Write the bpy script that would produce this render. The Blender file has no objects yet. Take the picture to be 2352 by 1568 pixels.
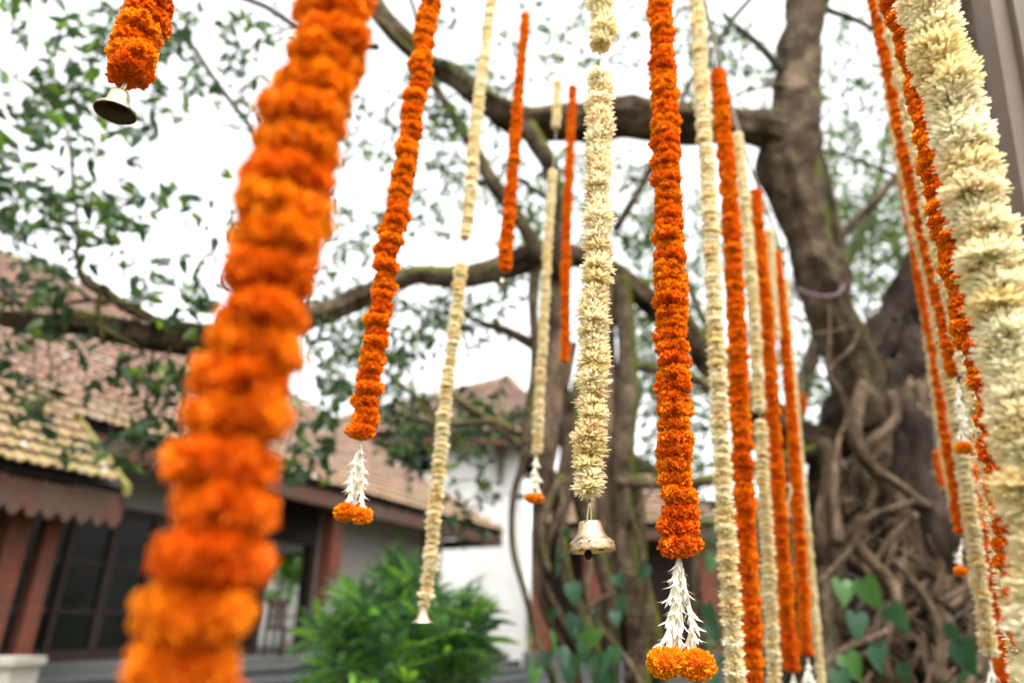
import bpy, math, random
import numpy as np
from mathutils import Vector, Matrix, Quaternion
from mathutils import noise as mnoise
random.seed(7); np.random.seed(7)
rnd = random.random
def U(a, b): return a + (b - a) * random.random()
R = math.radians
SC = bpy.context.scene
COL = SC.collection

# ------------------------------------------------------------------ camera, sky, sun, exposure
PITCH = R(23.0)
CAMZ = 1.2
cam_d = bpy.data.cameras.new('camera')
cam = bpy.data.objects.new('camera', cam_d); COL.objects.link(cam)
cam.location = (0, 0, CAMZ)
cam.rotation_euler = (R(90) + PITCH, 0, 0)
cam_d.sensor_width = 36.0; cam_d.lens = 24.0
cam_d.clip_start = 0.02; cam_d.clip_end = 3000
cam_d.dof.use_dof = True
cam_d.dof.focus_distance = 1.03
cam_d.dof.aperture_fstop = 1.9
SC.camera = cam

world = bpy.data.worlds.new('World'); SC.world = world
world.use_nodes = True
wn = world.node_tree
for n in list(wn.nodes): wn.nodes.remove(n)
sky = wn.nodes.new('ShaderNodeTexSky'); sky.sky_type = 'NISHITA'
sky.sun_disc = False; sky.sun_elevation = R(66); sky.sun_rotation = R(150)
sky.air_density = 1.0; sky.dust_density = 4.0; sky.ozone_density = 1.0
hs = wn.nodes.new('ShaderNodeHueSaturation'); hs.inputs['Saturation'].default_value = 0.06
bg = wn.nodes.new('ShaderNodeBackground'); bg.inputs['Strength'].default_value = 0.15
wo = wn.nodes.new('ShaderNodeOutputWorld')
wn.links.new(sky.outputs[0], hs.inputs['Color']); wn.links.new(hs.outputs[0], bg.inputs['Color'])
wn.links.new(bg.outputs[0], wo.inputs['Surface'])

sun_d = bpy.data.lights.new('sun', 'SUN'); sun_d.energy = 0.8; sun_d.angle = R(25); sun_d.color = (1.0, 0.96, 0.9)
sun = bpy.data.objects.new('sun', sun_d); COL.objects.link(sun)
_sd = Vector((math.sin(R(150)) * math.cos(R(66)), math.cos(R(150)) * math.cos(R(66)), math.sin(R(66))))
sun.rotation_euler = _sd.to_track_quat('Z', 'Y').to_euler()
sun.location = (3, -4, 9)

SC.view_settings.view_transform = 'Standard'
SC.view_settings.look = 'None'
SC.view_settings.gamma = 1.0
SC.view_settings.use_curve_mapping = False
SC.view_settings.exposure = 2.15
SC.render.engine = 'CYCLES'
SC.cycles.use_denoising = True
SC.cycles.max_bounces = 8
SC.cycles.diffuse_bounces = 4
SC.cycles.sample_clamp_indirect = 6

# ------------------------------------------------------------------ ray through the photograph -> a point of the place
CP, SP = math.cos(PITCH), math.sin(PITCH)
def ray(px, py):
    x = (px - 1176) / 1568.0; y = (784 - py) / 1568.0
    return Vector((x, CP - y * SP, SP + y * CP))
def P(px, py, Y):
    r = ray(px, py); k = Y / r.y
    return Vector((r.x * k, Y, CAMZ + r.z * k))
def depth_of(p): return p.y * CP + (p.z - CAMZ) * SP
def width_at(p, wpx): return wpx * depth_of(p) / 1568.0

# ------------------------------------------------------------------ object helpers
WINV = {}
def link(o, parent=None):
    COL.objects.link(o)
    if parent is not None:
        o.parent = parent
        o.matrix_parent_inverse = WINV.get(parent.name, Matrix.Identity(4))
def thing(name, label, cat, loc=(0, 0, 0), group=None):
    o = bpy.data.objects.new(name, None)
    o.empty_display_size = 0.1
    COL.objects.link(o); o.location = loc
    WINV[o.name] = Matrix.Translation(-Vector(loc))
    o['label'] = label; o['category'] = cat
    if group: o['group'] = group
    return o
def tag(o, label, cat, group=None):
    o['label'] = label; o['category'] = cat
    if group: o['group'] = group
    return o
def mesh_from(name, verts, faces, mat=None, smooth=False, attr=None):
    me = bpy.data.meshes.new(name)
    me.from_pydata([tuple(v) for v in verts] if not isinstance(verts, np.ndarray) else verts.tolist(), [], faces if isinstance(faces, list) else faces.tolist())
    if mat:
        me.materials.append(mat)
    if smooth: me.polygons.foreach_set('use_smooth', [True] * len(me.polygons))
    if attr is not None:
        a = me.attributes.new('t', 'FLOAT', 'POINT'); a.data.foreach_set('value', np.asarray(attr, dtype=np.float32))
    me.update()
    return me
def obj(name, me, parent=None, mw=None, kind=None):
    o = bpy.data.objects.new(name, me)
    link(o, parent)
    if mw is not None: o.matrix_basis = mw
    if kind: o['kind'] = kind
    return o
class MB:
    def __init__(s): s.v = []; s.f = []
    def add(s, vs, fs):
        n = len(s.v); s.v += [tuple(v) for v in vs]; s.f += [[i + n for i in f] for f in fs]; return s
    def hexa(s, c):       # 8 corners: bottom 4 then top 4
        return s.add(c, [[0,3,2,1],[4,5,6,7],[0,1,5,4],[1,2,6,5],[2,3,7,6],[3,0,4,7]])
    def box(s, a, b):
        (x0,y0,z0),(x1,y1,z1) = a, b
        return s.hexa([(x0,y0,z0),(x1,y0,z0),(x1,y1,z0),(x0,y1,z0),(x0,y0,z1),(x1,y0,z1),(x1,y1,z1),(x0,y1,z1)])
    def build(s, name, mat, parent=None, smooth=False, kind=None):
        return obj(name, mesh_from(name, s.v, s.f, mat, smooth), parent, kind=kind)
def catmull(pts, step):
    pts = [Vector(p) for p in pts]
    out = []
    n = len(pts)
    for i in range(n - 1):
        p0 = pts[max(i - 1, 0)]; p1 = pts[i]; p2 = pts[i + 1]; p3 = pts[min(i + 2, n - 1)]
        k = max(2, int((p2 - p1).length / step))
        for j in range(k):
            t = j / k; t2 = t * t; t3 = t2 * t
            out.append(0.5 * ((2 * p1) + (-p0 + p2) * t + (2 * p0 - 5 * p1 + 4 * p2 - p3) * t2 + (-p0 + 3 * p1 - 3 * p2 + p3) * t3))
    out.append(pts[-1])
    return out
def tube_geo(path, radii, seg=10, rough=0.0, flute=0.0, cap=True, seed=0):
    path = [Vector(p) for p in path]; n = len(path)
    if not hasattr(radii, '__len__'): radii = [radii] * n
    vs = []; fs = []
    t = (path[1] - path[0]).normalized()
    up = Vector((0, 0, 1)) if abs(t.z) < 0.9 else Vector((1, 0, 0))
    a = t.cross(up).normalized()
    dist = 0
    for i in range(n):
        if i: dist += (path[i] - path[i - 1]).length
        tt = (path[min(i + 1, n - 1)] - path[max(i - 1, 0)]).normalized()
        a = (a - tt * a.dot(tt)).normalized(); b = tt.cross(a)
        for j in range(seg):
            th = 2 * math.pi * j / seg
            r = radii[i]
            if rough or flute:
                q = Vector((math.cos(th) * 1.3 + seed * 3.1, math.sin(th) * 1.3, dist * 1.6))
                r *= 1 + rough * mnoise.noise(q * 1.7) * 1.6
                if flute: r *= 1 + flute * (math.sin(5 * th + dist * 1.1 + seed) * .5 + math.sin(9 * th - dist * .8 + 2 * seed) * .35) 
            vs.append(path[i] + (a * math.cos(th) + b * math.sin(th)) * r)
    for i in range(n - 1):
        for j in range(seg):
            k = (j + 1) % seg
            fs.append([i * seg + j, i * seg + k, (i + 1) * seg + k, (i + 1) * seg + j])
    if cap:
        fs.append(list(range(seg))[::-1]); fs.append([(n - 1) * seg + j for j in range(seg)])
    return vs, fs
def resample(vals, cnt):
    return np.interp(np.linspace(0, len(vals) - 1, cnt), range(len(vals)), vals).tolist()
def tube(name, pts, radii, mat, parent=None, seg=10, step=0.1, rough=0.0, flute=0.0, seed=0, smooth=True, kind=None):
    pa = catmull(pts, step)
    if hasattr(radii, '__len__'):
        # radii given per control point: follow arc spacing of control points
        n = len(pts); idx = []; ptsv = [Vector(p) for p in pts]
        for i in range(n - 1):
            k = max(2, int((ptsv[i + 1] - ptsv[i]).length / step))
            idx += [i + j / k for j in range(k)]
        idx.append(n - 1)
        radii = np.interp(idx, range(n), radii).tolist()
    vs, fs = tube_geo(pa, radii, seg, rough, flute, True, seed)
    return obj(name, mesh_from(name, vs, fs, mat, smooth), parent, kind=kind)

# ------------------------------------------------------------------ materials
def new_mat(name):
    m = bpy.data.materials.new(name); m.use_nodes = True
    nt = m.node_tree
    for n in list(nt.nodes): nt.nodes.remove(n)
    out = nt.nodes.new('ShaderNodeOutputMaterial')
    return m, nt, out
def nd(nt, t, **kw):
    n = nt.nodes.new(t)
    for k, v in kw.items():
        if k in n.inputs: n.inputs[k].default_value = v
        else: setattr(n, k, v)
    return n
def ramp(nt, fac, stops, interp='LINEAR'):
    r = nt.nodes.new('ShaderNodeValToRGB'); r.color_ramp.interpolation = interp
    e = r.color_ramp.elements
    while len(e) < len(stops): e.new(0.5)
    for i, (p, c) in enumerate(stops):
        e[i].position = p; e[i].color = (c[0], c[1], c[2], 1)
    nt.links.new(fac, r.inputs[0]); return r.outputs[0]
def noise_tex(nt, scale, detail=5, rough=0.55, coord=None, vec=None):
    n = nt.nodes.new('ShaderNodeTexNoise'); n.inputs['Scale'].default_value = scale
    n.inputs['Detail'].default_value = detail; n.inputs['Roughness'].default_value = rough
    if vec is not None: nt.links.new(vec, n.inputs['Vector'])
    else:
        g = nt.nodes.new('ShaderNodeNewGeometry'); nt.links.new(g.outputs['Position'], n.inputs['Vector'])
    return n.outputs[0]
def mix(nt, fac, a, b, mode='MIX'):
    m = nt.nodes.new('ShaderNodeMixRGB'); m.blend_type = mode
    for inp, v in ((m.inputs[0], fac), (m.inputs[1], a), (m.inputs[2], b)):
        if hasattr(v, 'is_output'): nt.links.new(v, inp)
        elif isinstance(v, (int, float)): inp.default_value = v
        else: inp.default_value = (v[0], v[1], v[2], 1)
    return m.outputs[0]
def mathn(nt, op, a, b=0.0, c=None):
    m = nt.nodes.new('ShaderNodeMath'); m.operation = op
    for i, v in enumerate((a, b) if c is None else (a, b, c)):
        if hasattr(v, 'is_output'): nt.links.new(v, m.inputs[i])
        else: m.inputs[i].default_value = v
    return m.outputs[0]
def bump(nt, h, strength=0.3, dist=0.01):
    b = nt.nodes.new('ShaderNodeBump'); b.inputs['Strength'].default_value = strength; b.inputs['Distance'].default_value = dist
    nt.links.new(h, b.inputs['Height']); return b.outputs[0]
def principled(nt, out, color, rough=0.7, metal=0.0, normal=None, spec=0.5, trans=0.0, transcol=None):
    p = nt.nodes.new('ShaderNodeBsdfPrincipled')
    for inp, v in ((p.inputs['Base Color'], color), (p.inputs['Roughness'], rough), (p.inputs['Metallic'], metal)):
        if hasattr(v, 'is_output'): nt.links.new(v, inp)
        elif isinstance(v, (int, float)): inp.default_value = v
        else: inp.default_value = (v[0], v[1], v[2], 1)
    p.inputs['Specular IOR Level'].default_value = spec
    if normal is not None: nt.links.new(normal, p.inputs['Normal'])
    res = p.outputs[0]
    if trans > 0:
        t = nt.nodes.new('ShaderNodeBsdfTranslucent')
        c = transcol if transcol is not None else color
        if hasattr(c, 'is_output'): nt.links.new(c, t.inputs['Color'])
        else: t.inputs['Color'].default_value = (c[0], c[1], c[2], 1)
        ms = nt.nodes.new('ShaderNodeMixShader'); ms.inputs[0].default_value = trans
        nt.links.new(res, ms.inputs[1]); nt.links.new(t.outputs[0], ms.inputs[2]); res = ms.outputs[0]
    nt.links.new(res, out.inputs['Surface'])
    return p
def obj_random(nt): return nt.nodes.new('ShaderNodeObjectInfo').outputs['Random']
def isl_random(nt): return nt.nodes.new('ShaderNodeNewGeometry').outputs['Random Per Island']
def piece_random(nt): return mathn(nt, 'FRACT', mathn(nt, 'ADD', obj_random(nt), mathn(nt, 'MULTIPLY', isl_random(nt), 7.31)))
def tattr(nt):
    a = nt.nodes.new('ShaderNodeAttribute'); a.attribute_name = 't'; return a.outputs['Fac']

def mat_marigold(name, c_dark, c_a, c_b, c_root):
    m, nt, out = new_mat(name)
    rr = obj_random(nt)
    col = ramp(nt, rr, [(0.0, c_dark), (0.35, c_a), (0.75, c_b), (1.0, c_b)])
    ir = isl_random(nt)
    col = mix(nt, mathn(nt, 'MULTIPLY', ir, 0.35), col, c_dark)
    col = mix(nt, mathn(nt, 'MULTIPLY', mathn(nt, 'GREATER_THAN', ir, 0.965), 0.7), col, (0.30, 0.07, 0.01))
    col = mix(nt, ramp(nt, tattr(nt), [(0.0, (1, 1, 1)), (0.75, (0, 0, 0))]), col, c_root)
    principled(nt, out, col, 0.75, spec=0.2, trans=0.34, transcol=col)
    return m
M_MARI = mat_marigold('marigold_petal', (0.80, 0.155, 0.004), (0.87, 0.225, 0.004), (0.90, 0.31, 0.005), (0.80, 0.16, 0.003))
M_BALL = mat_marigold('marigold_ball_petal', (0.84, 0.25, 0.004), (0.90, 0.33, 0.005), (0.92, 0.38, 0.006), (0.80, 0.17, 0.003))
def mat_cream(name, tip, root, brown, bfrac):
    m, nt, out = new_mat(name)
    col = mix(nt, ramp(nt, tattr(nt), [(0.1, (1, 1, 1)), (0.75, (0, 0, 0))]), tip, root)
    r = obj_random(nt)
    yel = ramp(nt, r, [(0.0, (0.93, 0.84, 0.60)), (0.5, (1, 1, 1)), (0.8, (1, 0.97, 0.88)), (1.0, (0.95, 0.84, 0.68))])
    col = mix(nt, 1.0, col, yel, 'MULTIPLY')
    ir = isl_random(nt)
    thr = mathn(nt, 'GREATER_THAN', mathn(nt, 'ADD', ir, mathn(nt, 'MULTIPLY', r, 0.08)), 1.04 - bfrac)
    col = mix(nt, mathn(nt, 'MULTIPLY', thr, 0.75), col, brown)
    principled(nt, out, col, 0.6, spec=0.25, trans=0.30, transcol=col)
    return m
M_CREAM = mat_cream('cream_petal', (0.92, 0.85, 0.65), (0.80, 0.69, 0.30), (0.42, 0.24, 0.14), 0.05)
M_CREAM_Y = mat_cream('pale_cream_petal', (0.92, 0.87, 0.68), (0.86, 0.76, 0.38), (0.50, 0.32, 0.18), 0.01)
def mat_simple(name, col, rough=0.7, metal=0.0, var=0.15, scale=6.0, bmp=0.0, spec=0.15, trans=0.0, bscale=None, bdist=0.01):
    m, nt, out = new_mat(name)
    nz = noise_tex(nt, scale)
    c2 = tuple(x * (1 - var) for x in col); c3 = tuple(min(1, x * (1 + var)) for x in col)
    c = ramp(nt, nz, [(0.3, c2), (0.7, c3)])
    nrm = bump(nt, noise_tex(nt, bscale or scale * 8, 6), bmp, bdist) if bmp else None
    principled(nt, out, c, rough, metal, nrm, spec, trans, c)
    return m
M_CORE = mat_simple('flower_core', (0.30, 0.26, 0.05), 0.9)
M_TUBE = mat_simple('tuberose_white', (0.90, 0.86, 0.74), 0.45, var=0.08, scale=90, trans=0.3)
M_STRING = mat_simple('string_fibre', (0.55, 0.50, 0.42), 0.9, scale=60)
M_WIRE = mat_simple('bell_wire', (0.45, 0.36, 0.22), 0.35, metal=1.0, scale=60)
def mat_paint(name, col, stain, amt):
    m, nt, out = new_mat(name)
    n1 = noise_tex(nt, 2.2, 7, 0.65); n2 = noise_tex(nt, 14, 6, 0.7)
    c = ramp(nt, n2, [(0.3, tuple(x * 0.7 for x in col)), (0.7, tuple(x * 1.25 for x in col))])
    c = mix(nt, ramp(nt, n1, [(0.42, (0, 0, 0)), (0.66, (amt, amt, amt))]), c, stain)
    principled(nt, out, c, 0.75, normal=bump(nt, n2, 0.25, 0.01), spec=0.1)
    return m
M_TERRA = mat_paint('terracotta_paint', (0.115, 0.036, 0.022), (0.055, 0.035, 0.025), 0.8)
M_FASCIA = mat_paint('red_oxide_timber', (0.085, 0.036, 0.028), (0.06, 0.052, 0.036), 0.9)
M_DARKW = mat_simple('dark_timber', (0.026, 0.015, 0.012), 0.5, var=0.3, scale=5, bmp=0.2)
M_PURLIN = mat_simple('roof_timber', (0.018, 0.012, 0.010), 0.8, var=0.3, scale=5)
M_STEP = mat_simple('grey_stone_step', (0.06, 0.062, 0.065), 0.6, var=0.2, scale=5, bmp=0.3)
M_FLOORT = mat_simple('veranda_floor_tile', (0.07, 0.07, 0.068), 0.35, var=0.1, scale=2)
M_STEEL = mat_simple('brown_painted_steel', (0.125, 0.095, 0.072), 0.5, var=0.12, scale=4, bmp=0.08, bscale=300, bdist=0.002)
M_ROPE = mat_simple('grey_rope_fibre', (0.50, 0.44, 0.43), 0.85, scale=50)
M_PINK = mat_simple('mauve_ribbon', (0.17, 0.105, 0.125), 0.6, scale=20)
M_CHAIR = mat_simple('dark_chair_wood', (0.04, 0.02, 0.018), 0.4, scale=9)
def mat_plaster(name, col):
    m, nt, out = new_mat(name)
    n1 = noise_tex(nt, 0.8, 6); n2 = noise_tex(nt, 7, 6, 0.7)
    c = ramp(nt, n1, [(0.3, tuple(x * 0.86 for x in col)), (0.6, col)])
    c = mix(nt, ramp(nt, n2, [(0.55, (0, 0, 0)), (0.8, (0.35, 0.35, 0.35))]), c, tuple(x * 0.6 for x in col))
    principled(nt, out, c, 0.85, normal=bump(nt, noise_tex(nt, 60, 5), 0.15, 0.01), spec=0.2)
    return m
M_WHITE = mat_plaster('white_lime_plaster', (0.62, 0.61, 0.59))
M_BEIGE = mat_plaster('aged_beige_plaster', (0.26, 0.235, 0.21))
def mat_glass():
    m, nt, out = new_mat('dark_window_glass')
    principled(nt, out, ramp(nt, noise_tex(nt, 1.2), [(0.4, (0.003, 0.004, 0.004)), (0.7, (0.010, 0.013, 0.009))]), 0.08, spec=0.12)
    return m
M_GLASS = mat_glass()
def mat_bark(name, dark, light, moss, mossamt, scale=1.0, stretch=None):
    m, nt, out = new_mat(name)
    g = nt.nodes.new('ShaderNodeNewGeometry')
    mp = nt.nodes.new('ShaderNodeMapping'); nt.links.new(g.outputs['Position'], mp.inputs['Vector'])
    mp.inputs['Scale'].default_value = stretch or (1, 1, 1)
    n1 = noise_tex(nt, 5 * scale, 8, 0.65, vec=mp.outputs[0])
    n2 = noise_tex(nt, 26 * scale, 6, 0.7, vec=mp.outputs[0])
    c = ramp(nt, n1, [(0.36, dark), (0.5, tuple((a + b) / 2.2 for a, b in zip(dark, light))), (0.64, light)])
    c = mix(nt, ramp(nt, n2, [(0.4, (0.6, 0.6, 0.6)), (0.6, (0, 0, 0))]), c, tuple(x * 0.5 for x in dark))
    sx = nt.nodes.new('ShaderNodeSeparateXYZ'); nt.links.new(g.outputs['Normal'], sx.inputs[0])
    up = mathn(nt, 'ADD', mathn(nt, 'MULTIPLY', sx.outputs['Z'], 0.55), mathn(nt, 'MULTIPLY', sx.outputs['X'], 0.52))
    mm = mathn(nt, 'ADD', up, noise_tex(nt, 3.0, 6, 0.6))
    mf = ramp(nt, mm, [(1.02 - mossamt, (0, 0, 0)), (1.22 - mossamt, (1, 1, 1))])
    c = mix(nt, mf, c, ramp(nt, n2, [(0.3, tuple(x * 0.55 for x in moss)), (0.7, moss)]))
    patch = ramp(nt, noise_tex(nt, 1.7, 4, 0.5), [(0.66, (0, 0, 0)), (0.70, (0.6, 0.6, 0.6))])
    c = mix(nt, patch, c, tuple(min(1, x * 1.5) for x in light))
    h = mix(nt, 0.5, n1, n2)
    principled(nt, out, c, 0.95, normal=bump(nt, h, 1.0, 0.05), spec=0.06)
    return m
M_BARK = mat_bark('banyan_bark', (0.028, 0.018, 0.011), (0.165, 0.118, 0.078), (0.085, 0.098, 0.012), 0.30)
M_TRUNK = mat_bark('gap_shade_trunk_bark', (0.008, 0.0055, 0.004), (0.06, 0.042, 0.030), (0.055, 0.065, 0.012), 0.05, 0.8, (1, 1, 0.35))  # trunk bark darkened, shade of the gaps between roots put into its colour
M_ROOT = mat_bark('aerial_root_bark', (0.038, 0.024, 0.015), (0.23, 0.158, 0.104), (0.055, 0.06, 0.012), 0.03, 1.3, (1, 1, 0.4))
M_TWIG = mat_simple('twig_bark', (0.05, 0.042, 0.032), 0.85, scale=20)
def mat_leaf(name, a, b, c3, rough=0.45, trans=0.35, tboost=1.6, spec=0.45):
    m, nt, out = new_mat(name)
    r = piece_random(nt)
    col = ramp(nt, r, [(0.0, a), (0.6, b), (0.9, c3), (1.0, c3)])
    tc = mix(nt, 1.0, col, (tboost, tboost * 1.05, tboost * 0.6), 'MULTIPLY')
    nrm = bump(nt, noise_tex(nt, 60, 3), 0.12, 0.01)
    principled(nt, out, col, rough, normal=nrm, spec=spec, trans=trans, transcol=tc)
    return m
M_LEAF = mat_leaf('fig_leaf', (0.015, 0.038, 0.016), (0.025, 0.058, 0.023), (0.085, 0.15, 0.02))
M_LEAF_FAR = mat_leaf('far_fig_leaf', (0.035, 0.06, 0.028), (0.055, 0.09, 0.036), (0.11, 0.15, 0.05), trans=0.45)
M_PALM = mat_leaf('lady_palm_leaf', (0.038, 0.092, 0.046), (0.070, 0.155, 0.070), (0.15, 0.32, 0.04), rough=0.27, trans=0.3, spec=0.9)
M_POTHOS = mat_leaf('climber_leaf', (0.018, 0.055, 0.030), (0.030, 0.085, 0.040), (0.045, 0.115, 0.018), rough=0.4, trans=0.3)
M_GARDEN = mat_leaf('garden_leaf', (0.22, 0.42, 0.10), (0.28, 0.52, 0.13), (0.38, 0.60, 0.15), trans=0.5)
def mat_tile(name, base):
    m, nt, out = new_mat(name)
    r = piece_random(nt)
    c = ramp(nt, r, [(0.0, tuple(x * 0.8 for x in base)), (0.5, base), (0.8, (base[0] * 1.1, base[1] * 1.12, base[2] * 1.12)), (1.0, (base[0] * 0.98, base[1] * 1.2, base[2] * 1.25))])
    n1 = noise_tex(nt, 1.1, 6, 0.6); n2 = noise_tex(nt, 9, 5, 0.7)
    c = mix(nt, ramp(nt, n1, [(0.42, (0, 0, 0)), (0.62, (0.75, 0.75, 0.75))]), c, (0.20, 0.155, 0.11))
    # lichen and moss gather on the lower courses
    g = nt.nodes.new('ShaderNodeNewGeometry'); sx = nt.nodes.new('ShaderNodeSeparateXYZ'); nt.links.new(g.outputs['Position'], sx.inputs[0])
    low = ramp(nt, mathn(nt, 'SUBTRACT', 1.0, mathn(nt, 'DIVIDE', mathn(nt, 'SUBTRACT', sx.outputs['Z'], 2.8), 2.2)), [(0.0, (0, 0, 0)), (1.0, (1, 1, 1))])
    mo = mathn(nt, 'MULTIPLY', low, ramp(nt, n2, [(0.35, (0, 0, 0)), (0.6, (1, 1, 1))]))
    c = mix(nt, mathn(nt, 'MULTIPLY', mo, 0.75), c, (0.20, 0.185, 0.03))
    c = mix(nt, ramp(nt, noise_tex(nt, 16, 4, 0.6), [(0.62, (0, 0, 0)), (0.70, (0.3, 0.3, 0.3))]), c, (0.10, 0.09, 0.065))
    vo = nt.nodes.new('ShaderNodeTexVoronoi'); vo.inputs['Scale'].default_value = 2.2
    nt.links.new(g.outputs['Position'], vo.inputs['Vector'])
    c = mix(nt, ramp(nt, vo.outputs['Distance'], [(0.10, (0.8, 0.8, 0.8)), (0.14, (0, 0, 0))]), c, (0.5, 0.49, 0.46))
    principled(nt, out, c, 0.85, normal=bump(nt, n2, 0.4, 0.01), spec=0.08)
    return m
M_TILE = mat_tile('weathered_clay_tile', (0.25, 0.15, 0.115))
def mat_brass(name, base, dark, rough):
    m, nt, out = new_mat(name)
    tc = nt.nodes.new('ShaderNodeTexCoord')
    n1 = noise_tex(nt, 1.5, 7, 0.62, vec=tc.outputs['Object']); n2 = noise_tex(nt, 5.5, 6, 0.7, vec=tc.outputs['Object'])
    f = ramp(nt, n1, [(0.54, (0, 0, 0)), (0.60, (1, 1, 1))])
    f2 = ramp(nt, n2, [(0.68, (0, 0, 0)), (0.78, (0.5, 0.5, 0.5))])
    ff = mix(nt, 1.0, f, f2, 'ADD')
    c = mix(nt, ff, ramp(nt, n2, [(0.3, tuple(x * 0.8 for x in base)), (0.6, base)]), dark)
    ro = mathn(nt, 'ADD', rough, mathn(nt, 'MULTIPLY', ff, 0.35))
    mt = mathn(nt, 'SUBTRACT', 1.0, mathn(nt, 'MULTIPLY', ff, 0.6))
    principled(nt, out, c, ro, mt, bump(nt, n2, 0.25, 0.02))
    return m
M_BRASS = mat_brass('worn_brass', (0.60, 0.43, 0.25), (0.05, 0.03, 0.035), 0.16)
M_BRASS_PALE = mat_brass('pale_brass', (0.46, 0.38, 0.26), (0.10, 0.07, 0.05), 0.35)
M_GROUND = mat_simple('garden_soil_and_grass', (0.09, 0.085, 0.045), 0.95, var=0.5, scale=2.0, bmp=0.6)
M_POTW = mat_plaster('cream_pier_plaster', (0.36, 0.335, 0.29))

# ------------------------------------------------------------------ flower meshes
def marigold_mesh(name, seed, mat, N=330, H=0.60, tip=1.0):
    rg = np.random.RandomState(seed)
    V = []; F = []; T = []
    i = np.arange(N); z = 1 - 2 * (i + .5) / N; ph = i * 2.39996 + rg.rand(N) * .5
    for k in range(N):
        rr = math.sqrt(1 - z[k] ** 2)
        d = np.array([rr * math.cos(ph[k]), rr * math.sin(ph[k]), z[k]])
        lump = 1 + 0.10 * math.sin(3 * ph[k] + seed) + 0.07 * math.sin(7 * ph[k] + 2 * seed)
        s = np.array([d[0] * lump, d[1] * lump, math.copysign(abs(d[2]) ** .8, d[2]) * H]) * rg.uniform(.92, 1.03)
        dn = s / np.linalg.norm(s)
        q = rg.randn(3); wv = np.cross(dn, q); wv /= np.linalg.norm(wv); nv = np.cross(dn, wv)
        w = rg.uniform(.11, .17); ph2 = rg.rand() * 6
        n0 = len(V)
        for a, (fr, ww) in enumerate(((.58, .35), (.86, .85), (1.0 * tip, 1.0))):
            for b in range(4):
                u = b / 3 * 2 - 1
                off = nv * math.sin(u * 4 + ph2) * .05 * (a + .3) + dn * (.05 * math.sin(u * 7 + ph2) - .05 * u * u) * (a == 2)
                V.append(s * fr + wv * u * w * ww + off); T.append((0.1, .6, 1.0)[a])
        for a in range(2):
            for b in range(3):
                p = n0 + a * 4 + b; F.append([p, p + 1, p + 5, p + 4])
    n0 = len(V); sg = 12
    for a in range(1, 6):
        th = math.pi * a / 6
        for b in range(sg):
            f = 2 * math.pi * b / sg
            V.append(np.array([math.sin(th) * math.cos(f), math.sin(th) * math.sin(f), math.cos(th) * H]) * .76); T.append(0.0)
    for a in range(4):
        for b in range(sg):
            c = (b + 1) % sg; F.append([n0 + a * sg + b, n0 + a * sg + c, n0 + (a + 1) * sg + c, n0 + (a + 1) * sg + b])
    F.append([n0 + b for b in range(sg)]); F.append([n0 + 4 * sg + b for b in range(sg)])
    return mesh_from(name, V, F, mat, True, T)
def chrys_mesh(name, seed, mat, N=112, wid=.088, H=.42, tipw=.22, lmin=.80):
    rg = np.random.RandomState(seed)
    V = []; F = []; T = []
    for k in range(N):
        tier = k / N
        el = R(-38 + 100 * tier + rg.uniform(-12, 12)); az = k * 2.39996 + rg.uniform(-.3, .3)
        L = (1.0 - .42 * abs(tier - .38)) * rg.uniform(lmin, 1.08 if tipw < .3 else .98)
        w = wid * rg.uniform(.75, 1.25); curl = rg.uniform(-.25, .22)
        ra = np.array([math.cos(az), math.sin(az), 0]); ta = np.array([-math.sin(az), math.cos(az), 0])
        d = ra * math.cos(el) + np.array([0, 0, 1]) * math.sin(el)
        nn = np.cross(d, ta); tw = rg.uniform(-.6, .6); ta = ta * math.cos(tw) + nn * math.sin(tw); nn = np.cross(d, ta)
        n0 = len(V)
        for a, (fr, ww) in enumerate(((.18, .45), (.55, .85), (.84, 1.0), (1.0, tipw))):
            p = d * L * fr; p[2] = p[2] * (.85 if el > 0 else .85)
            p = p + nn * curl * fr * fr * .35
            for b, u in enumerate((-1, 0, 1)):
                V.append(p + ta * u * w * ww - nn * (1 - abs(u)) * w * .55 * ww + (ra * .02 if b == 1 else 0)); T.append(fr)
        for a in range(3):
            for b in range(2):
                q = n0 + a * 3 + b; F.append([q, q + 1, q + 4, q + 3])
    n0 = len(V); sg = 8
    for zz, r in ((-.25, .12), (-.1, .34), (.12, .34), (.3, .12)):
        for b in range(sg): V.append(np.array([math.cos(b * math.pi / 4) * r, math.sin(b * math.pi / 4) * r, zz])); T.append(-.2)
    for a in range(3):
        for b in range(sg):
            c = (b + 1) % sg; F.append([n0 + a * sg + b, n0 + a * sg + c, n0 + (a + 1) * sg + c, n0 + (a + 1) * sg + b])
    return mesh_from(name, V, F, mat, True, T)
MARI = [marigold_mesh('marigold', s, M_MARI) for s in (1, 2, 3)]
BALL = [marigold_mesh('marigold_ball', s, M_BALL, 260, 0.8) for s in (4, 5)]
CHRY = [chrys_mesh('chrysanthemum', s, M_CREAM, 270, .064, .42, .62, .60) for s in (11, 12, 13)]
CHRY_F = [chrys_mesh('pale_chrysanthemum', s, M_CREAM_Y, 640, .052, .42, .85, .52) for s in (21, 22, 23)]
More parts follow.
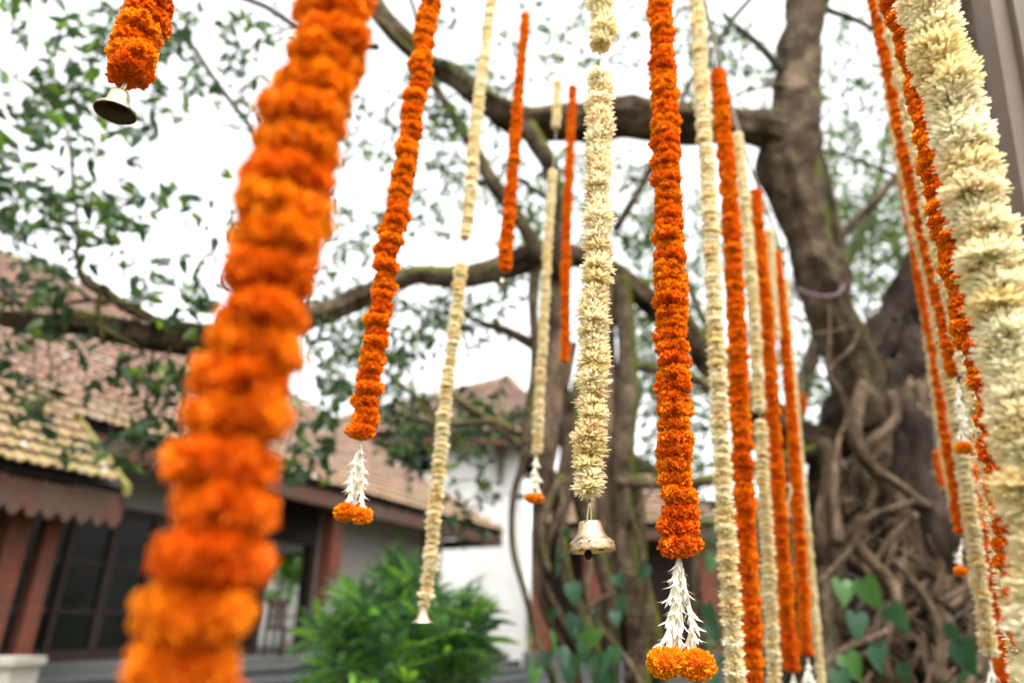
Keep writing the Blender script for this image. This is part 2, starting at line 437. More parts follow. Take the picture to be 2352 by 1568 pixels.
def bud_mesh():
    mb = MB(); V = []; F = []; sg = 6
    prof = [(0.0, .05), (.12, .085), (.5, .07), (.8, .10), (.9, .13)]
    for (z, r) in prof:
        for b in range(sg): V.append((math.cos(b * math.pi / 3) * r, math.sin(b * math.pi / 3) * r, -z))
    for a in range(len(prof) - 1):
        for b in range(sg):
            c = (b + 1) % sg; F.append([a * sg + b, a * sg + c, (a + 1) * sg + c, (a + 1) * sg + b])
    F.append(list(range(sg)))
    for b in range(sg):
        f = b * math.pi / 3 + .3; c, s = math.cos(f), math.sin(f); n = len(V)
        k = .28 + .06 * (b % 3)
        V += [(c * .12 - s * .07, s * .12 + c * .07, -.88), (c * .12 + s * .07, s * .12 - c * .07, -.88),
              (c * .22 - s * .06, s * .22 + c * .06, -1.0), (c * .22 + s * .06, s * .22 - c * .06, -1.0), (c * k * 1.25, s * k * 1.25, -1.14 - .05 * (b % 2))]
        F += [[n, n + 1, n + 3, n + 2], [n + 2, n + 3, n + 4]]
    return mesh_from('tuberose', V, F, M_TUBE, True)
BUD = bud_mesh()
def lathe(name, prof, mat, seg=40, wob=0.0):
    V = []; F = []; n = len(prof)
    for (r, z) in prof:
        for b in range(seg):
            f = 2 * math.pi * b / seg; q = 1 + wob * math.sin(2 * f + z * 9)
            V.append((math.cos(f) * r * q, math.sin(f) * r * q, z))
    for a in range(n - 1):
        for b in range(seg):
            c = (b + 1) % seg; F.append([a * seg + b, a * seg + c, (a + 1) * seg + c, (a + 1) * seg + b])
    return mesh_from(name, V, F, mat, True)
# unit bell: rim radius 1, top at z=0
BELL = [(0.02, .02), (.36, .01), (.43, -.015), (.475, -.07), (.50, -.16), (.55, -.38), (.62, -.56), (.72, -.70), (.85, -.80), (.93, -.85), (.96, -.90), (.965, -.96), (.975, -1.10), (1.0, -1.24), (.985, -1.255), (.93, -1.24),
        (.90, -1.05), (.86, -.90), (.70, -.76), (.56, -.58), (.48, -.40), (.40, -.20), (.34, -.08), (.2, -.05), (.02, -.04)]
ME_BELL = lathe('bell_body', BELL, M_BRASS)
BELL2 = [(0.02, .0), (.28, -.01), (.40, -.06), (.47, -.2), (.53, -.55), (.58, -.85), (.68, -1.0), (.90, -1.12), (.99, -1.20), (1.0, -1.32), (.97, -1.34), (.92, -1.2), (.72, -1.05), (.54, -.88), (.47, -.5), (.40, -.15), (.02, -.06)]
ME_BELL2 = lathe('bell_body', BELL2[:12], M_BRASS_PALE)
M_HOLLOW = mat_simple('dark_bell_hollow', (0.05, 0.038, 0.022), 0.5, metal=0.6, scale=40)
ME_HOLLOW = lathe('bell_hollow', [(.955, -1.325), (.88, -1.2), (.66, -1.02), (.54, -.88), (.47, -.5), (.38, -.15), (.02, -.08)], M_HOLLOW)
TRUMP = [(0.02, .0), (.42, -.0), (.44, -.1), (.45, -.6), (.55, -.95), (.72, -1.18), (.98, -1.38), (1.0, -1.43), (.95, -1.42), (.68, -1.22), (.48, -.95), (.38, -.5), (.02, -.1)]
ME_TRUMP = lathe('bell_body', TRUMP, M_BRASS_PALE)
CLAP = lathe('clapper', [(.0, 0), (.03, 0), (.03, -.25), (.12, -.32), (.17, -.45), (.15, -.56), (.08, -.66), (.0, -.70)], M_PURLIN, 12)

def align(z, spin=0.0):
    q = Vector((0, 0, 1)).rotation_difference(Vector(z).normalized())
    return q.to_matrix().to_4x4() @ Matrix.Rotation(spin, 4, 'Z')
def flowers_along(root, pts, name, meshes, dia, spacing, jit=0.10, tilt=9, taper=None, sjit=0.12):
    """thread flowers on a polyline; dia is the flower's diameter in metres"""
    path = catmull(pts, 0.01)
    L = [0]
    for i in range(1, len(path)): L.append(L[-1] + (path[i] - path[i - 1]).length)
    tot = L[-1]; s = 0.0
    A = np.array([list(p) for p in path])
    while s < tot:
        p = Vector([np.interp(s, L, A[:, k]) for k in range(3)])
        p2 = Vector([np.interp(min(s + .02, tot), L, A[:, k]) for k in range(3)]); p1 = Vector([np.interp(max(s - .02, 0), L, A[:, k]) for k in range(3)])
        t = (p2 - p1).normalized()
        d = dia * (1 + U(-sjit, sjit)) * (taper(s / tot) if taper else 1)
        r = d / 2
        m = align(-t if rnd() < .8 else t, U(0, 6.28)) @ Matrix.Rotation(R(U(-tilt, tilt)), 4, 'X')
        p = p + Vector((U(-1, 1), U(-1, 1), 0)) * r * jit
        o = obj(name, random.choice(meshes), root, Matrix.Translation(p) @ m @ Matrix.Scale(r, 4))
        s += spacing * d * U(.85, 1.15)
    return path
def string_part(root, pts, r=0.0012):
    return tube('string', pts, r, M_STRING, root, seg=5, step=0.05)

# heavy things are declared below in order: ground, houses, trees, then garlands
# ------------------------------------------------------------------ ground
gm = MB(); gn = 40
for i in range(gn + 1):
    for j in range(gn + 1):
        x = (i / gn - .5); y = (j / gn - .5)
        x = math.copysign(abs(x * 2) ** 2.2, x) * 600; y = math.copysign(abs(y * 2) ** 2.2, y) * 600
        h = 0.03 * mnoise.noise(Vector((x * .4, y * .4, 0))) if abs(x) < 40 and abs(y) < 40 else 0
        gm.v.append((x, y + 10, h))
for i in range(gn):
    for j in range(gn):
        a = i * (gn + 1) + j; gm.f.append([a, a + gn + 1, a + gn + 2, a + 1])
gm.build('ground', M_GROUND, None, True, 'structure')

# ------------------------------------------------------------------ house frame: s along the front, w into the house, z height above the eye
UV = Vector((0.4373, 0.8993, 0)); WV = Vector((-0.8993, 0.4373, 0))
def H(s, w, z): return UV * s + WV * w + Vector((0, 0, CAMZ + z))
def on_w(px, py, w):
    r = ray(px, py); k = w / r.dot(WV); q = r * k
    return q.dot(UV), q.z
def hbox(mb, s0, s1, w0, w1, z0, z1):
    return mb.hexa([H(s0,w0,z0),H(s0,w1,z0),H(s1,w1,z0),H(s1,w0,z0),H(s0,w0,z1),H(s0,w1,z1),H(s1,w1,z1),H(s1,w0,z1)])
def hpart(name, mat, parent, *a, smooth=False):
    return hbox(MB(), *a).build(name, mat, parent)
def house_box(name, mat, parent, a, b):
    return MB().box(a, b).build(name, mat, parent)

def tile_mesh():
    prof = [(-.5, .012), (-.40, .030), (-.28, .008), (-.10, .002), (.02, .026), (.14, .004), (.34, .0), (.44, .022), (.52, .034)]
    V = []; F = []; n = len(prof)
    for (v, zz) in ((0.0, .075), (1.12, .0)):
        for (u, z) in prof: V.append((u, v, z * 1.5 + zz))
    for (u, z) in prof: V.append((u, 0.0, z * 1.5 + .075 - .020))
    for b in range(n - 1):
        F.append([b, b + 1, n + b + 1, n + b]); F.append([2 * n + b, 2 * n + b + 1, b + 1, b])
    return V, F
TV, TF = tile_mesh(); TVA = np.array(TV)
TILE_ME = None
def tiles_on(root, O, u, v, nrm, rows, tw, th, srange, parts=300, mat=M_TILE):
    """courses of clay tiles on a slope. O corner of the eave; srange(row)->(s0,s1) in metres along u"""
    sp = []
    for r in range(rows):
        a, b = srange(r * th)
        if b - a < tw: continue
        k0 = int(math.ceil(a / tw)); k1 = int(b / tw)
        for k in range(k0, k1):
            p = O + u * ((k + .5) * tw) + v * (r * th) + nrm * 0.02
            q = p.copy(); q.z -= CAMZ
            dpt = q.y * CP + q.z * SP
            up = -q.y * SP + q.z * CP
            px = 1176 + 1568 * q.x / dpt if dpt > 0 else -999; py = 784 - 1568 * up / dpt if dpt > 0 else -999
            inside = dpt > 0 and -10 < px < 2362 and 0 < py < 1578
            sp.append((0 if inside else 1, dpt, p))
    sp.sort(key=lambda t: (t[0], t[1]))
    global TILE_ME
    if TILE_ME is None: TILE_ME = mesh_from('tile', TV, TF, M_TILE, False)
    B = Matrix((u, v, nrm)).transposed()
    VV = []; FF = []; n0 = 0
    for idx, (ins, dd, p) in enumerate(sp):
        rot = B @ Matrix.Rotation(R(U(-1.6, 1.6)), 3, 'Z') @ Matrix.Rotation(R(U(-1.2, 2.0)), 3, 'X')
        off = v * U(-.012, .012) + nrm * U(0, .008)
        if ins == 0 and idx < parts:
            m = (rot @ Matrix.Diagonal((tw, th, tw / .25))).to_4x4()
            obj('tile', TILE_ME, root, Matrix.Translation(p + off) @ m)
        else:
            A = np.array(rot)
            vv = (TVA * np.array([tw, th, tw / .25])) @ A.T + np.array(p + off)
            VV.append(vv); FF += [[i + n0 for i in f] for f in TF]; n0 += len(TVA)
    if VV:
        me = mesh_from('tile_courses', np.concatenate(VV), FF, mat, False)
        obj('tile_courses', me, root, kind='stuff')
def scallop(mb, p0, p1, h, wv, th=0.03, n=40, dep=0.05):
    """a fascia board with a scalloped lower edge from p0 to p1 (its top line), h high; thickness th along wv"""
    d = (p1 - p0)
    prev = None
    for i in range(n * 6 + 1):
        f = i / (n * 6); c = abs(math.sin(math.pi * (i % 6) / 6))
        top = p0 + d * f; bot = top - Vector((0, 0, h - dep + dep * c))
        cur = (top, bot, top + wv * th, bot + wv * th)
        if prev:
            k = len(mb.v); mb.v += [tuple(x) for x in prev + cur]
            mb.f += [[k, k + 4, k + 5, k + 1], [k + 2, k + 3, k + 7, k + 6], [k + 1, k + 5, k + 7, k + 3], [k, k + 2, k + 6, k + 4]]
        prev = cur

TH = R(38); TT = math.tan(TH)
WE, ZE = 9.46, 2.70          # eave line of the main roof
WP = 8.12; ZP = ZE - (WE - WP) * TT   # eave line of the porch roof
DR = 6.23                    # run from eave to ridge
SE = on_w(1155, 1222, WE)[0]
SPORCH = on_w(288, 1117, WP)[0]
S0 = -1.0
FL = -0.40                   # veranda floor level
house = thing('tiled_roof_house', 'long low house on the left with weathered tiled roof and dark glazed veranda', 'house', tuple(H((S0 + SE) / 2, 12, -CAMZ)))
# roof sheets
mb = MB()
def slab(mb, quad, nrm, th=0.08):
    a = [Vector(q) for q in quad]; k = len(mb.v); n = len(a)
    mb.v += [tuple(q) for q in a] + [tuple(q - nrm * th) for q in a]
    mb.f += [list(range(k, k + n)), list(range(k + n, k + 2 * n))[::-1]] + [[k + i, k + n + i, k + n + (i + 1) % n, k + (i + 1) % n] for i in range(n)]
nF = (WV * -math.sin(TH) + Vector((0, 0, math.cos(TH)))).normalized()
nB = (WV * math.sin(TH) + Vector((0, 0, math.cos(TH)))).normalized()
nR = (UV * math.sin(TH) + Vector((0, 0, math.cos(TH)))).normalized()
slab(mb, [H(S0, WE, ZE), H(SE, WE, ZE), H(SE - DR, WE + DR, ZE + DR * TT), H(S0, WE + DR, ZE + DR * TT)], nF)
slab(mb, [H(S0, WE + 2 * DR, ZE), H(S0, WE + DR, ZE + DR * TT), H(SE - DR, WE + DR, ZE + DR * TT), H(SE, WE + 2 * DR, ZE)], nB)
slab(mb, [H(SE, WE, ZE), H(SE, WE + 2 * DR, ZE), H(SE - DR, WE + DR, ZE + DR * TT)], nR)
roof = mb.build('roof', M_PURLIN, house)
mb = MB(); slab(mb, [H(S0, WP, ZP), H(SPORCH, WP, ZP), H(SPORCH, WE - .002, ZE - .002 * TT), H(S0, WE - .002, ZE - .002 * TT)], nF)
porch_roof = mb.build('porch_roof', M_PURLIN, house); porch_roof['label'] = 'lower mossy strip of roof over the porch'
vs = (WV * math.cos(TH) + Vector((0, 0, math.sin(TH)))).normalized()
TWd, THt = 0.27, 0.30
rows = int(DR / math.cos(TH) / THt)
tiles_on(roof, H(0, WE, ZE), UV, vs, nF, rows, TWd, THt, lambda d: (S0, SE - d * math.cos(TH)), 200)
prow = int((WE - WP) / math.cos(TH) / THt) + 1
tiles_on(porch_roof, H(0, WP, ZP) - vs * .04, UV, vs, nF, prow, TWd, THt, lambda d: (S0, SPORCH - .05), 300)
vr = (-UV * math.cos(TH) + Vector((0, 0, math.sin(TH)))).normalized()
tiles_on(roof, H(SE, WE, ZE), WV, vr, nR, rows, TWd, THt, lambda d: (d * math.cos(TH), 2 * DR - d * math.cos(TH)), 100)
# hip, ridge and verge tiles
def cap_line(a, b, parent, r=0.10, step=0.36, name='ridge_tile', mat=M_TILE):
    d = (b - a); L = d.length; n = max(1, int(L / step)); t = d.normalized()
    side = t.cross(Vector((0, 0, 1))).normalized(); up = side.cross(t)
    V = []; F = []
    for e, rr in ((0, 1.08), (1.08, .9)):
        for j in range(7):
            f = math.pi * j / 6; V.append((math.cos(f) * rr * r, e * step, math.sin(f) * rr * r * .8))
    for j in range(6): F.append([j, j + 1, 8 + j, 7 + j])
    F.append(list(range(7)))
    me = mesh_from(name, V, F, mat, False)
    B = Matrix((side, t, up)).transposed().to_4x4()
    for i in range(n):
        obj(name, me, parent, Matrix.Translation(a + t * (i * L / n) + up * U(.0, .015)) @ B)
cap_line(H(SE, WE, ZE) + Vector((0, 0, .03)), H(SE - DR, WE + DR, ZE + DR * TT) + Vector((0, 0, .03)), roof)
cap_line(H(3, WE + DR, ZE + DR * TT) + Vector((0, 0, .02)), H(SE - DR, WE + DR, ZE + DR * TT) + Vector((0, 0, .02)), roof)
M_VERGE = mat_simple('mossy_verge_board', (0.13, 0.115, 0.03), 0.8, var=0.35, scale=7, bmp=.3)
mb = MB()
a0 = H(SPORCH - .04, WP - .06, ZP - .05); a1 = H(SPORCH - .04, WE + .05, ZE + .04)
off = [Vector((0, 0, -.055)), UV * .08 + Vector((0, 0, -.055)), UV * .08 + Vector((0, 0, .075)), Vector((0, 0, .075))]
mb.hexa([a0 + off[0], a0 + off[1], a1 + off[1], a1 + off[0], a0 + off[3], a0 + off[2], a1 + off[2], a1 + off[3]])
mb.build('verge_board', M_VERGE, porch_roof)
# fascias
mb = MB(); scallop(mb, H(SPORCH - .3, WE + .02, ZE - .09), H(SE, WE + .02, ZE - .09), .30, WV, n=70); mb.build('fascia', M_FASCIA, house)
mb = MB(); scallop(mb, H(SE - .02, WE + .04, ZE - .09), H(SE - .02, WE + 2 * DR, ZE - .09), .30, -UV, n=60); mb.build('fascia', M_FASCIA, house)
mb = MB(); scallop(mb, H(S0, WP + .03, ZP - .09), H(SPORCH + .06, WP + .03, ZP - .09), .40, WV, n=34, dep=.11); f = mb.build('fascia', M_FASCIA, house); f['label'] = 'deep scalloped terracotta fascia of the porch'
# rafters under the eave
for k in range(int((SE - S0) / .6)):
    s = S0 + .3 + k * .6
    a = H(s, WE + .05, ZE - .11 + .05 * TT); b = H(s, WE + 1.9, ZE - .11 + 1.9 * TT); dn = Vector((0, 0, -.09)); ws = UV * .07
    MB().hexa([a + dn, a + dn + ws, b + dn + ws, b + dn, a, a + ws, b + ws, b]).build('rafter', M_DARKW, roof)
# veranda floor and steps
hpart('veranda_floor', M_FLOORT, house, S0, SE - .9, 9.0, 21.0, FL - .8, FL)
for k in range(5):
    hpart('step', M_STEP, house, S0 - .01 * k, SE - 1.2, 9.0 - .34 * (k + 1) + .002, 9.0 - .34 * k - .03, -CAMZ - .05, FL - .155 * (k + 1))
    hpart('step_nosing', M_STEP, house, S0 - .01 * k, SE - 1.18, 9.0 - .34 * (k + 1) - .03, 9.0 - .34 * k - .033, FL - .155 * (k + 1) + .002, FL - .155 * (k + 1) + .035)
WF = 10.7                    # glazed front wall
sA = on_w(592, 1350, WF)[0]; sB = on_w(712, 1350, WF)[0]
zl = on_w(480, 1230, WF)[1]
ZL = 1.75                    # top of the glazing
hpart('wall', M_BEIGE, house, S0, sA, WF + .02, WF + .2, ZL + .12, 3.3)
hpart('lintel', M_DARKW, house, S0, sA, WF - .03, WF + .2, ZL, ZL + .117)
hpart('sill', M_DARKW, house, S0, sA, WF - .04, WF + .2, FL + .003, FL + .16)
bay = on_w(239, 1354, WF)[0] - on_w(137, 1354, WF)[0]
sb = on_w(239, 1354, WF)[0]
k0 = int((sb - S0) / bay)
for k in range(-k0, int((sA - sb) / bay) + 1):
    s = sb + k * bay
    wd = .075 if k % 2 == 0 else .045
    fr = hpart('window_frame', M_DARKW, house, s - wd, s + wd, WF - .02, WF + .12, FL + .163, ZL - .003)
    s2 = min(s + bay, sA)
    for zz in (0.28, 0.98):
        hpart('glazing_bar', M_DARKW, fr, s + wd + .002, s2 - wd, WF + .01, WF + .07, zz - .035, zz + .035)
    for z0, z1 in ((FL + .17, .24), (.32, .94), (1.02, ZL - .01)):
        hpart('pane', M_GLASS, fr, s + wd + .003, s2 - wd, WF + .035, WF + .045, z0, z1)
hpart('door_jamb', M_DARKW, house, sA + .003, sA + .16, WF - .04, WF + .22, FL + .003, 3.3)
hpart('door_jamb', M_DARKW, house, sB - .10, sB + .05, WF - .04, WF + .22, FL + .003, 3.3)
hpart('door_head', M_DARKW, house, sA + .163, sB - .103, WF - .03, WF + .2, 1.72, 2.6)
hpart('wall', M_BEIGE, house, sB + .053, SE - 1.6, WF + .02, WF + .2, FL + .003, 3.3)
hpart('wall', M_WHITE, house, SE - 1.6 + .002, SE - 1.38, WF + .02, WF + 3.6, -CAMZ - .05, 3.2)
hpart('wall', M_WHITE, house, SE - 1.6 + .002, SE - 1.38, WF + 7.4, WF + 9.5, -CAMZ - .05, 3.2)
hpart('wall', M_WHITE, house, SE - 1.6 + .002, SE - 1.38, WF + 3.602, WF + 7.398, 2.3, 3.2)
# interior walls of the passage and the dark room behind the glass
hpart('wall', M_DARKW, house, S0, sA - .6, WF + 2.2, WF + 2.3, FL, 3.3)
hpart('beam', M_DARKW, house, S0, SE - .6, WE + .35, WE + .55, 2.42, 2.62)
def column(s, w, wid, z1=2.41, zb=FL, mat=M_TERRA):
    c = hpart('column', mat, house, s - wid / 2, s + wid / 2, w - wid / 2, w + wid / 2, zb + .005, z1)
    hpart('column_base', mat, c, s - wid * .68, s + wid * .68, w - wid * .68, w + wid * .68, zb + .002, zb + .28)
    hpart('column_capital', mat, c, s - wid * .62, s + wid * .62, w - wid * .62, w + wid * .62, z1 - .12, z1 - .003)
WC = 8.55
for (px, wid) in ((86, .17), (0, .24)):
    column(on_w(px, 1330, WC)[0], WC, wid, ZP + .1, FL - .8 + .4)
column(on_w(752, 1330, 9.9)[0], 9.9, .33)
column(on_w(975, 1300, 9.9)[0], 9.9, .13, mat=M_DARKW)
# chair seen through the open doorway
def chair(loc, rz):
    t = thing('wooden_chair', 'dark wooden chair standing on the veranda seen through the open doorway', 'chair', tuple(loc))
    Mx = Matrix.Translation(loc) @ Matrix.Rotation(rz, 4, 'Z')
    def b(name, x0, x1, y0, y1, z0, z1):
        m = MB().box((x0, y0, z0), (x1, y1, z1)); me = mesh_from(name, m.v, m.f, M_CHAIR); obj(name, me, t, Mx)
    b('seat', -.23, .23, -.23, .23, .42, .46)
    for sx in (-1, 1):
        for sy in (-1, 1):
            b('leg', sx * .20 - .02, sx * .20 + .02, sy * .20 - .02, sy * .20 + .02, 0, .419)
        b('back_post', sx * .20 - .02, sx * .20 + .02, .185, .225, .462, .95)
        b('arm', sx * .21 - .025, sx * .21 + .025, -.2, .183, .64, .67)
    b('back_rail', -.178, .178, .19, .22, .84, .94)
    for i in range(5): b('back_slat', -.15 + i * .07, -.13 + i * .07, .195, .215, .462, .838)
    b('stretcher', -.178, .178, -.21, -.19, .2, .23)
pc = P(652, 1440, 13.1)
chair(Vector((pc.x, pc.y, CAMZ + FL + .004)), R(65))
# cream pier at the lower left
pr = P(18, 1530, 6.9)
pier = thing('garden_pier', 'pale cream pier with flat cap at the lower left before the steps', 'pier', (pr.x, pr.y, 0))
zt = P(30, 1507, 6.9).z
MB().box((pr.x - .6, pr.y - .2, -.05), (pr.x + .17, pr.y + .2, zt - .07)).build('shaft', M_POTW, pier)
MB().box((pr.x - .63, pr.y - .23, zt - .069), (pr.x + .20, pr.y + .23, zt)).build('cap', M_POTW, pier)

# ------------------------------------------------------------------ second house: white gable behind
h2 = thing('white_upper_house', 'tall white walled house with a pointed red tile roof behind the central garlands', 'house', (-2.5, 27, 0))
ZC = CAMZ
eL, eR, ap = Vector((-8.3, 24, ZC + 6.6)), Vector((1.75, 24, ZC + 6.6)), Vector((-.15, 28, ZC + 10.15))
bL, bR = Vector((-8.3, 32, ZC + 6.6)), Vector((1.75, 32, ZC + 6.6))
mb = MB()
for tri in ((eL, eR, ap), (eR, bR, ap), (bR, bL, ap), (bL, eL, ap)):
    n = (tri[1] - tri[0]).cross(tri[2] - tri[0]).normalized(); slab(mb, tri, n, .1)
roof2 = mb.build('roof', M_PURLIN, h2)
def tri_tiles(root, A, B, C, tw=.3, th=.34, parts=150):
    u = (B - A).normalized(); nrm = (B - A).cross(C - A).normalized(); v = nrm.cross(u)
    hh = (C - A).dot(v); cu = (C - A).dot(u); L = (B - A).length
    tiles_on(root, A, u, v, nrm, int(hh / th), tw, th, lambda d: (cu * d / hh, L - (L - cu) * d / hh), parts)
tri_tiles(roof2, eL, eR, ap, parts=200); tri_tiles(roof2, eR, bR, ap, parts=100)
cap_line(eL + Vector((0, 0, .05)), ap + Vector((0, 0, .05)), roof2, .14, .5); cap_line(eR + Vector((0, 0, .05)), ap + Vector((0, 0, .05)), roof2, .14, .5)
mb = MB(); scallop(mb, eL + Vector((0, .02, -.12)), eR + Vector((0, .02, -.12)), .3, Vector((0, 1, 0)), n=40); mb.build('fascia', M_FASCIA, h2)
xa = P(1000, 1100, 25).x; xb = P(1205, 1200, 25).x; xc = P(915, 1030, 25).x
house_box('wall', M_WHITE, h2, (xa, 25, -.05), (xb, 31, ZC + 6.9))
house_box('wall', M_BEIGE, h2, (-5.9, 25, -.05), (xc, 25.3, ZC + 6.9))
house_box('wall', M_WHITE, h2, (xc + .003, 25.05, -.05), (xa - .003, 25.35, ZC + 5.4))
house_box('wall', M_PURLIN, h2, (-5.9, 27.5, -.05), (xa - .003, 27.7, ZC + 6.9))
# carved bracket under the eave
pb = P(1150, 1005, 24.7)
mb = MB(); top = Vector((pb.x, 24.5, ZC + 6.4))
mb.hexa([top + Vector((-.03, .35, -1.5)), top + Vector((.03, .35, -1.5)), top + Vector((.03, .49, -1.5)), top + Vector((-.03, .49, -1.5)),
         top + Vector((-.22, -.3, 0)), top + Vector((.22, -.3, 0)), top + Vector((.22, .49, 0)), top + Vector((-.22, .49, 0))])
mb.build('bracket', M_FASCIA, h2)

# ------------------------------------------------------------------ third house, right, behind the pillar roots
h3 = thing('low_tiled_house', 'low house with a mossy tan tiled roof and dark open front behind the pillar roots', 'house', (4, 22, 0))
zE = ZC + 2.7
a, b = Vector((0.6, 19.3, zE)), Vector((6.1, 19.3, zE)); c, d = Vector((4.6, 21.9, zE + 1.95)), Vector((0.6, 21.9, zE + 1.95))
n3 = (b - a).cross(c - a).normalized(); mb = MB(); slab(mb, [a, b, c, d], n3, .1)
roof3 = mb.build('roof', M_PURLIN, h3)
v3 = n3.cross(Vector((1, 0, 0)))
tiles_on(roof3, a, Vector((1, 0, 0)), v3, n3, 9, .28, .34, lambda dd: (0, 5.5 - dd * .46), 180)
mb = MB(); scallop(mb, a + Vector((0, .03, -.1)), b + Vector((0, .03, -.1)), .28, Vector((0, 1, 0)), n=36); mb.build('fascia', M_FASCIA, h3)
e, f_ = P(1425, 1000, 22.5), P(1560, 1085, 22.5)
mb = MB(); q0 = Vector((e.x - 2.2, 23, e.z + 1.1)); q1 = Vector((f_.x + .8, 23, f_.z - .4)); q2 = q1 + Vector((0, 5, 1.0)); q3 = q0 + Vector((0, 5, 1.0))
slab(mb, [q0, q1, q2, q3], Vector((.3, -.1, 1)).normalized(), .2); mb.build('upper_roof', M_FASCIA, h3)
house_box('wall', M_DARKW, h3, (0.8, 21.0, -.05), (9.0, 21.2, zE + 1.0))
house_box('upper_wall', M_DARKW, h3, (e.x - 2.0, 23.6, zE + 1.2), (f_.x + .4, 24, f_.z + .2))
for px in (1362, 1628, 1240):
    pp = P(px, 1380, 19.9)
    house_box('column', M_TERRA, h3, (pp.x - .24, 19.66, -.05), (pp.x + .24, 20.14, zE - .05))
house_box('plinth', M_STEP, h3, (0.3, 18.9, -.05), (9.2, 21, ZC - .5))

# ------------------------------------------------------------------ banyans
def limb(parent, spec, name='limb', mat=M_BARK, seg=14, rough=.16, flute=.07, step=.12, seed=0, smooth=True):
    """spec: (px, py, width px, Y)"""
    pts = [P(a, b, Y) for a, b, w, Y in spec]
    rad = [width_at(p, s[2]) / 2 for p, s in zip(pts, spec)]
    return tube(name, pts, rad, mat, parent, seg, step, rough, flute, seed, smooth)
TY = 5.6
tb = P(2050, 1568, TY)
big = thing('banyan_tree', 'huge banyan on the right with knotted trunk of fused roots and mossy limb', 'tree', (tb.x, TY, 0))
# main trunk: strongly fluted
tp = [(2062, 1900, 470, TY), (2062, 1568, 400, TY), (2050, 1300, 350, TY), (2045, 1100, 320, TY), (2062, 950, 270, TY + .1), (2100, 820, 215, TY + .15), (2150, 690, 170, TY + .2), (2205, 500, 110, TY + .2), (2222, 300, 78, TY + .2), (2226, 100, 44, TY + .2), (2232, -150, 34, TY + .2)]
trunk = limb(big, tp, 'trunk', M_TRUNK, 40, .22, .16, .1, 3)
tpath = [P(a, b, Y) for a, b, w, Y in tp]; trad = [width_at(p, s[2]) / 2 for p, s in zip(tpath, tp)]
def trunk_at(z):
    zs = [p.z for p in tpath]
    return (Vector((np.interp(z, zs, [p.x for p in tpath]), np.interp(z, zs, [p.y for p in tpath]), z)), float(np.interp(z, zs, trad)))
limb(big, [(1990, 985, 95, 5.25), (1962, 874, 105, 5.2), (1938, 800, 100, 5.15), (1913, 730, 92, 5.1), (1890, 663, 104, 5.05), (1862, 560, 94, 5), (1836, 470, 106, 5), (1815, 390, 124, 5), (1816, 320, 126, 5), (1826, 246, 98, 5), (1838, 105, 90, 5), (1852, 0, 87, 5), (1872, -160, 80, 5)], mat=M_BARK, seg=34, rough=.24, flute=.11, step=.05, seed=5)
limb(big, [(1930, 720, 40, 5.3), (1932, 620, 30, 5.4), (1916, 505, 26, 5.4), (1890, 400, 30, 5.3), (1860, 330, 30, 5.1)], seed=6)
limb(big, [(1840, 330, 100, 5), (1770, 300, 84, 4.95), (1690, 292, 72, 4.9), (1600, 285, 80, 4.85), (1500, 278, 84, 4.8), (1414, 272, 78, 4.75), (1273, 281, 66, 4.7), (1200, 275, 58, 4.7), (1133, 246, 56, 4.65), (1062, 190, 50, 4.6), (992, 150, 44, 4.6), (922, 90, 42, 4.5), (865, 14, 40, 4.5), (800, -90, 36, 4.5)], seg=24, rough=.30, flute=.13, step=.05, seed=7)
limb(big, [(830, 10, 18, 4.35), (858, 34, 20, 4.35), (905, 90, 22, 4.4), (950, 130, 24, 4.5), (1010, 170, 20, 4.6)], seed=8)
limb(big, [(1210, 290, 40, 4.6), (1238, 340, 42, 4.6), (1266, 385, 40, 4.6), (1276, 450, 38, 4.6), (1284, 560, 40, 4.7), (1290, 640, 44, 4.8)], seed=9)
limb(big, [(975, 165, 18, 4.5), (1034, 253, 22, 4.5), (1087, 338, 30, 4.5), (1133, 422, 34, 4.5), (1185, 492, 34, 4.55), (1221, 551, 36, 4.6), (1236, 600, 40, 4.65)], seed=10)
limb(big, [(1170, 400, 10, 4.5), (1210, 425, 12, 4.5), (1256, 454, 14, 4.6)], seed=11, seg=8)
limb(big, [(1560, 300, 14, 4.9), (1505, 370, 18, 5), (1467, 440, 18, 5), (1414, 527, 20, 5.0)], seed=12, seg=8)
# lower limb running to the left
limb(big, [(1960, 1050, 90, 5.6), (1850, 1010, 86, 5.5), (1740, 940, 76, 5.4), (1640, 850, 64, 5.3), (1580, 760, 56, 5.2), (1519, 715, 52, 5.1), (1449, 653, 50, 5), (1400, 618, 50, 4.95), (1330, 590, 52, 4.9), (1238, 590, 60, 4.8), (1133, 622, 54, 4.7), (1027, 637, 46, 4.6), (957, 632, 44, 4.5), (886, 656, 46, 4.45), (816, 688, 48, 4.4), (738, 722, 46, 4.35), (640, 750, 50, 4.3), (550, 772, 56, 4.25), (457, 783, 60, 4.2), (352, 776, 62, 4.1), (281, 762, 52, 4.1), (176, 742, 50, 4.0), (88, 742, 46, 4.0), (0, 728, 34, 4.0), (-90, 720, 26, 4)], seg=22, rough=.2, flute=.14, step=.07, seed=13)
limb(big, [(520, 762, 26, 4.1), (457, 752, 24, 4.05), (400, 745, 24, 4.0), (352, 733, 24, 4), (299, 712, 24, 4), (246, 674, 24, 4), (195, 642, 24, 4.0), (178, 600, 10, 4), (178, 505, 8, 4), (169, 440, 8, 4), (162, 352, 7, 4), (148, 281, 6, 4), (137, 262, 4, 4)], seg=10, step=.06, seed=14)
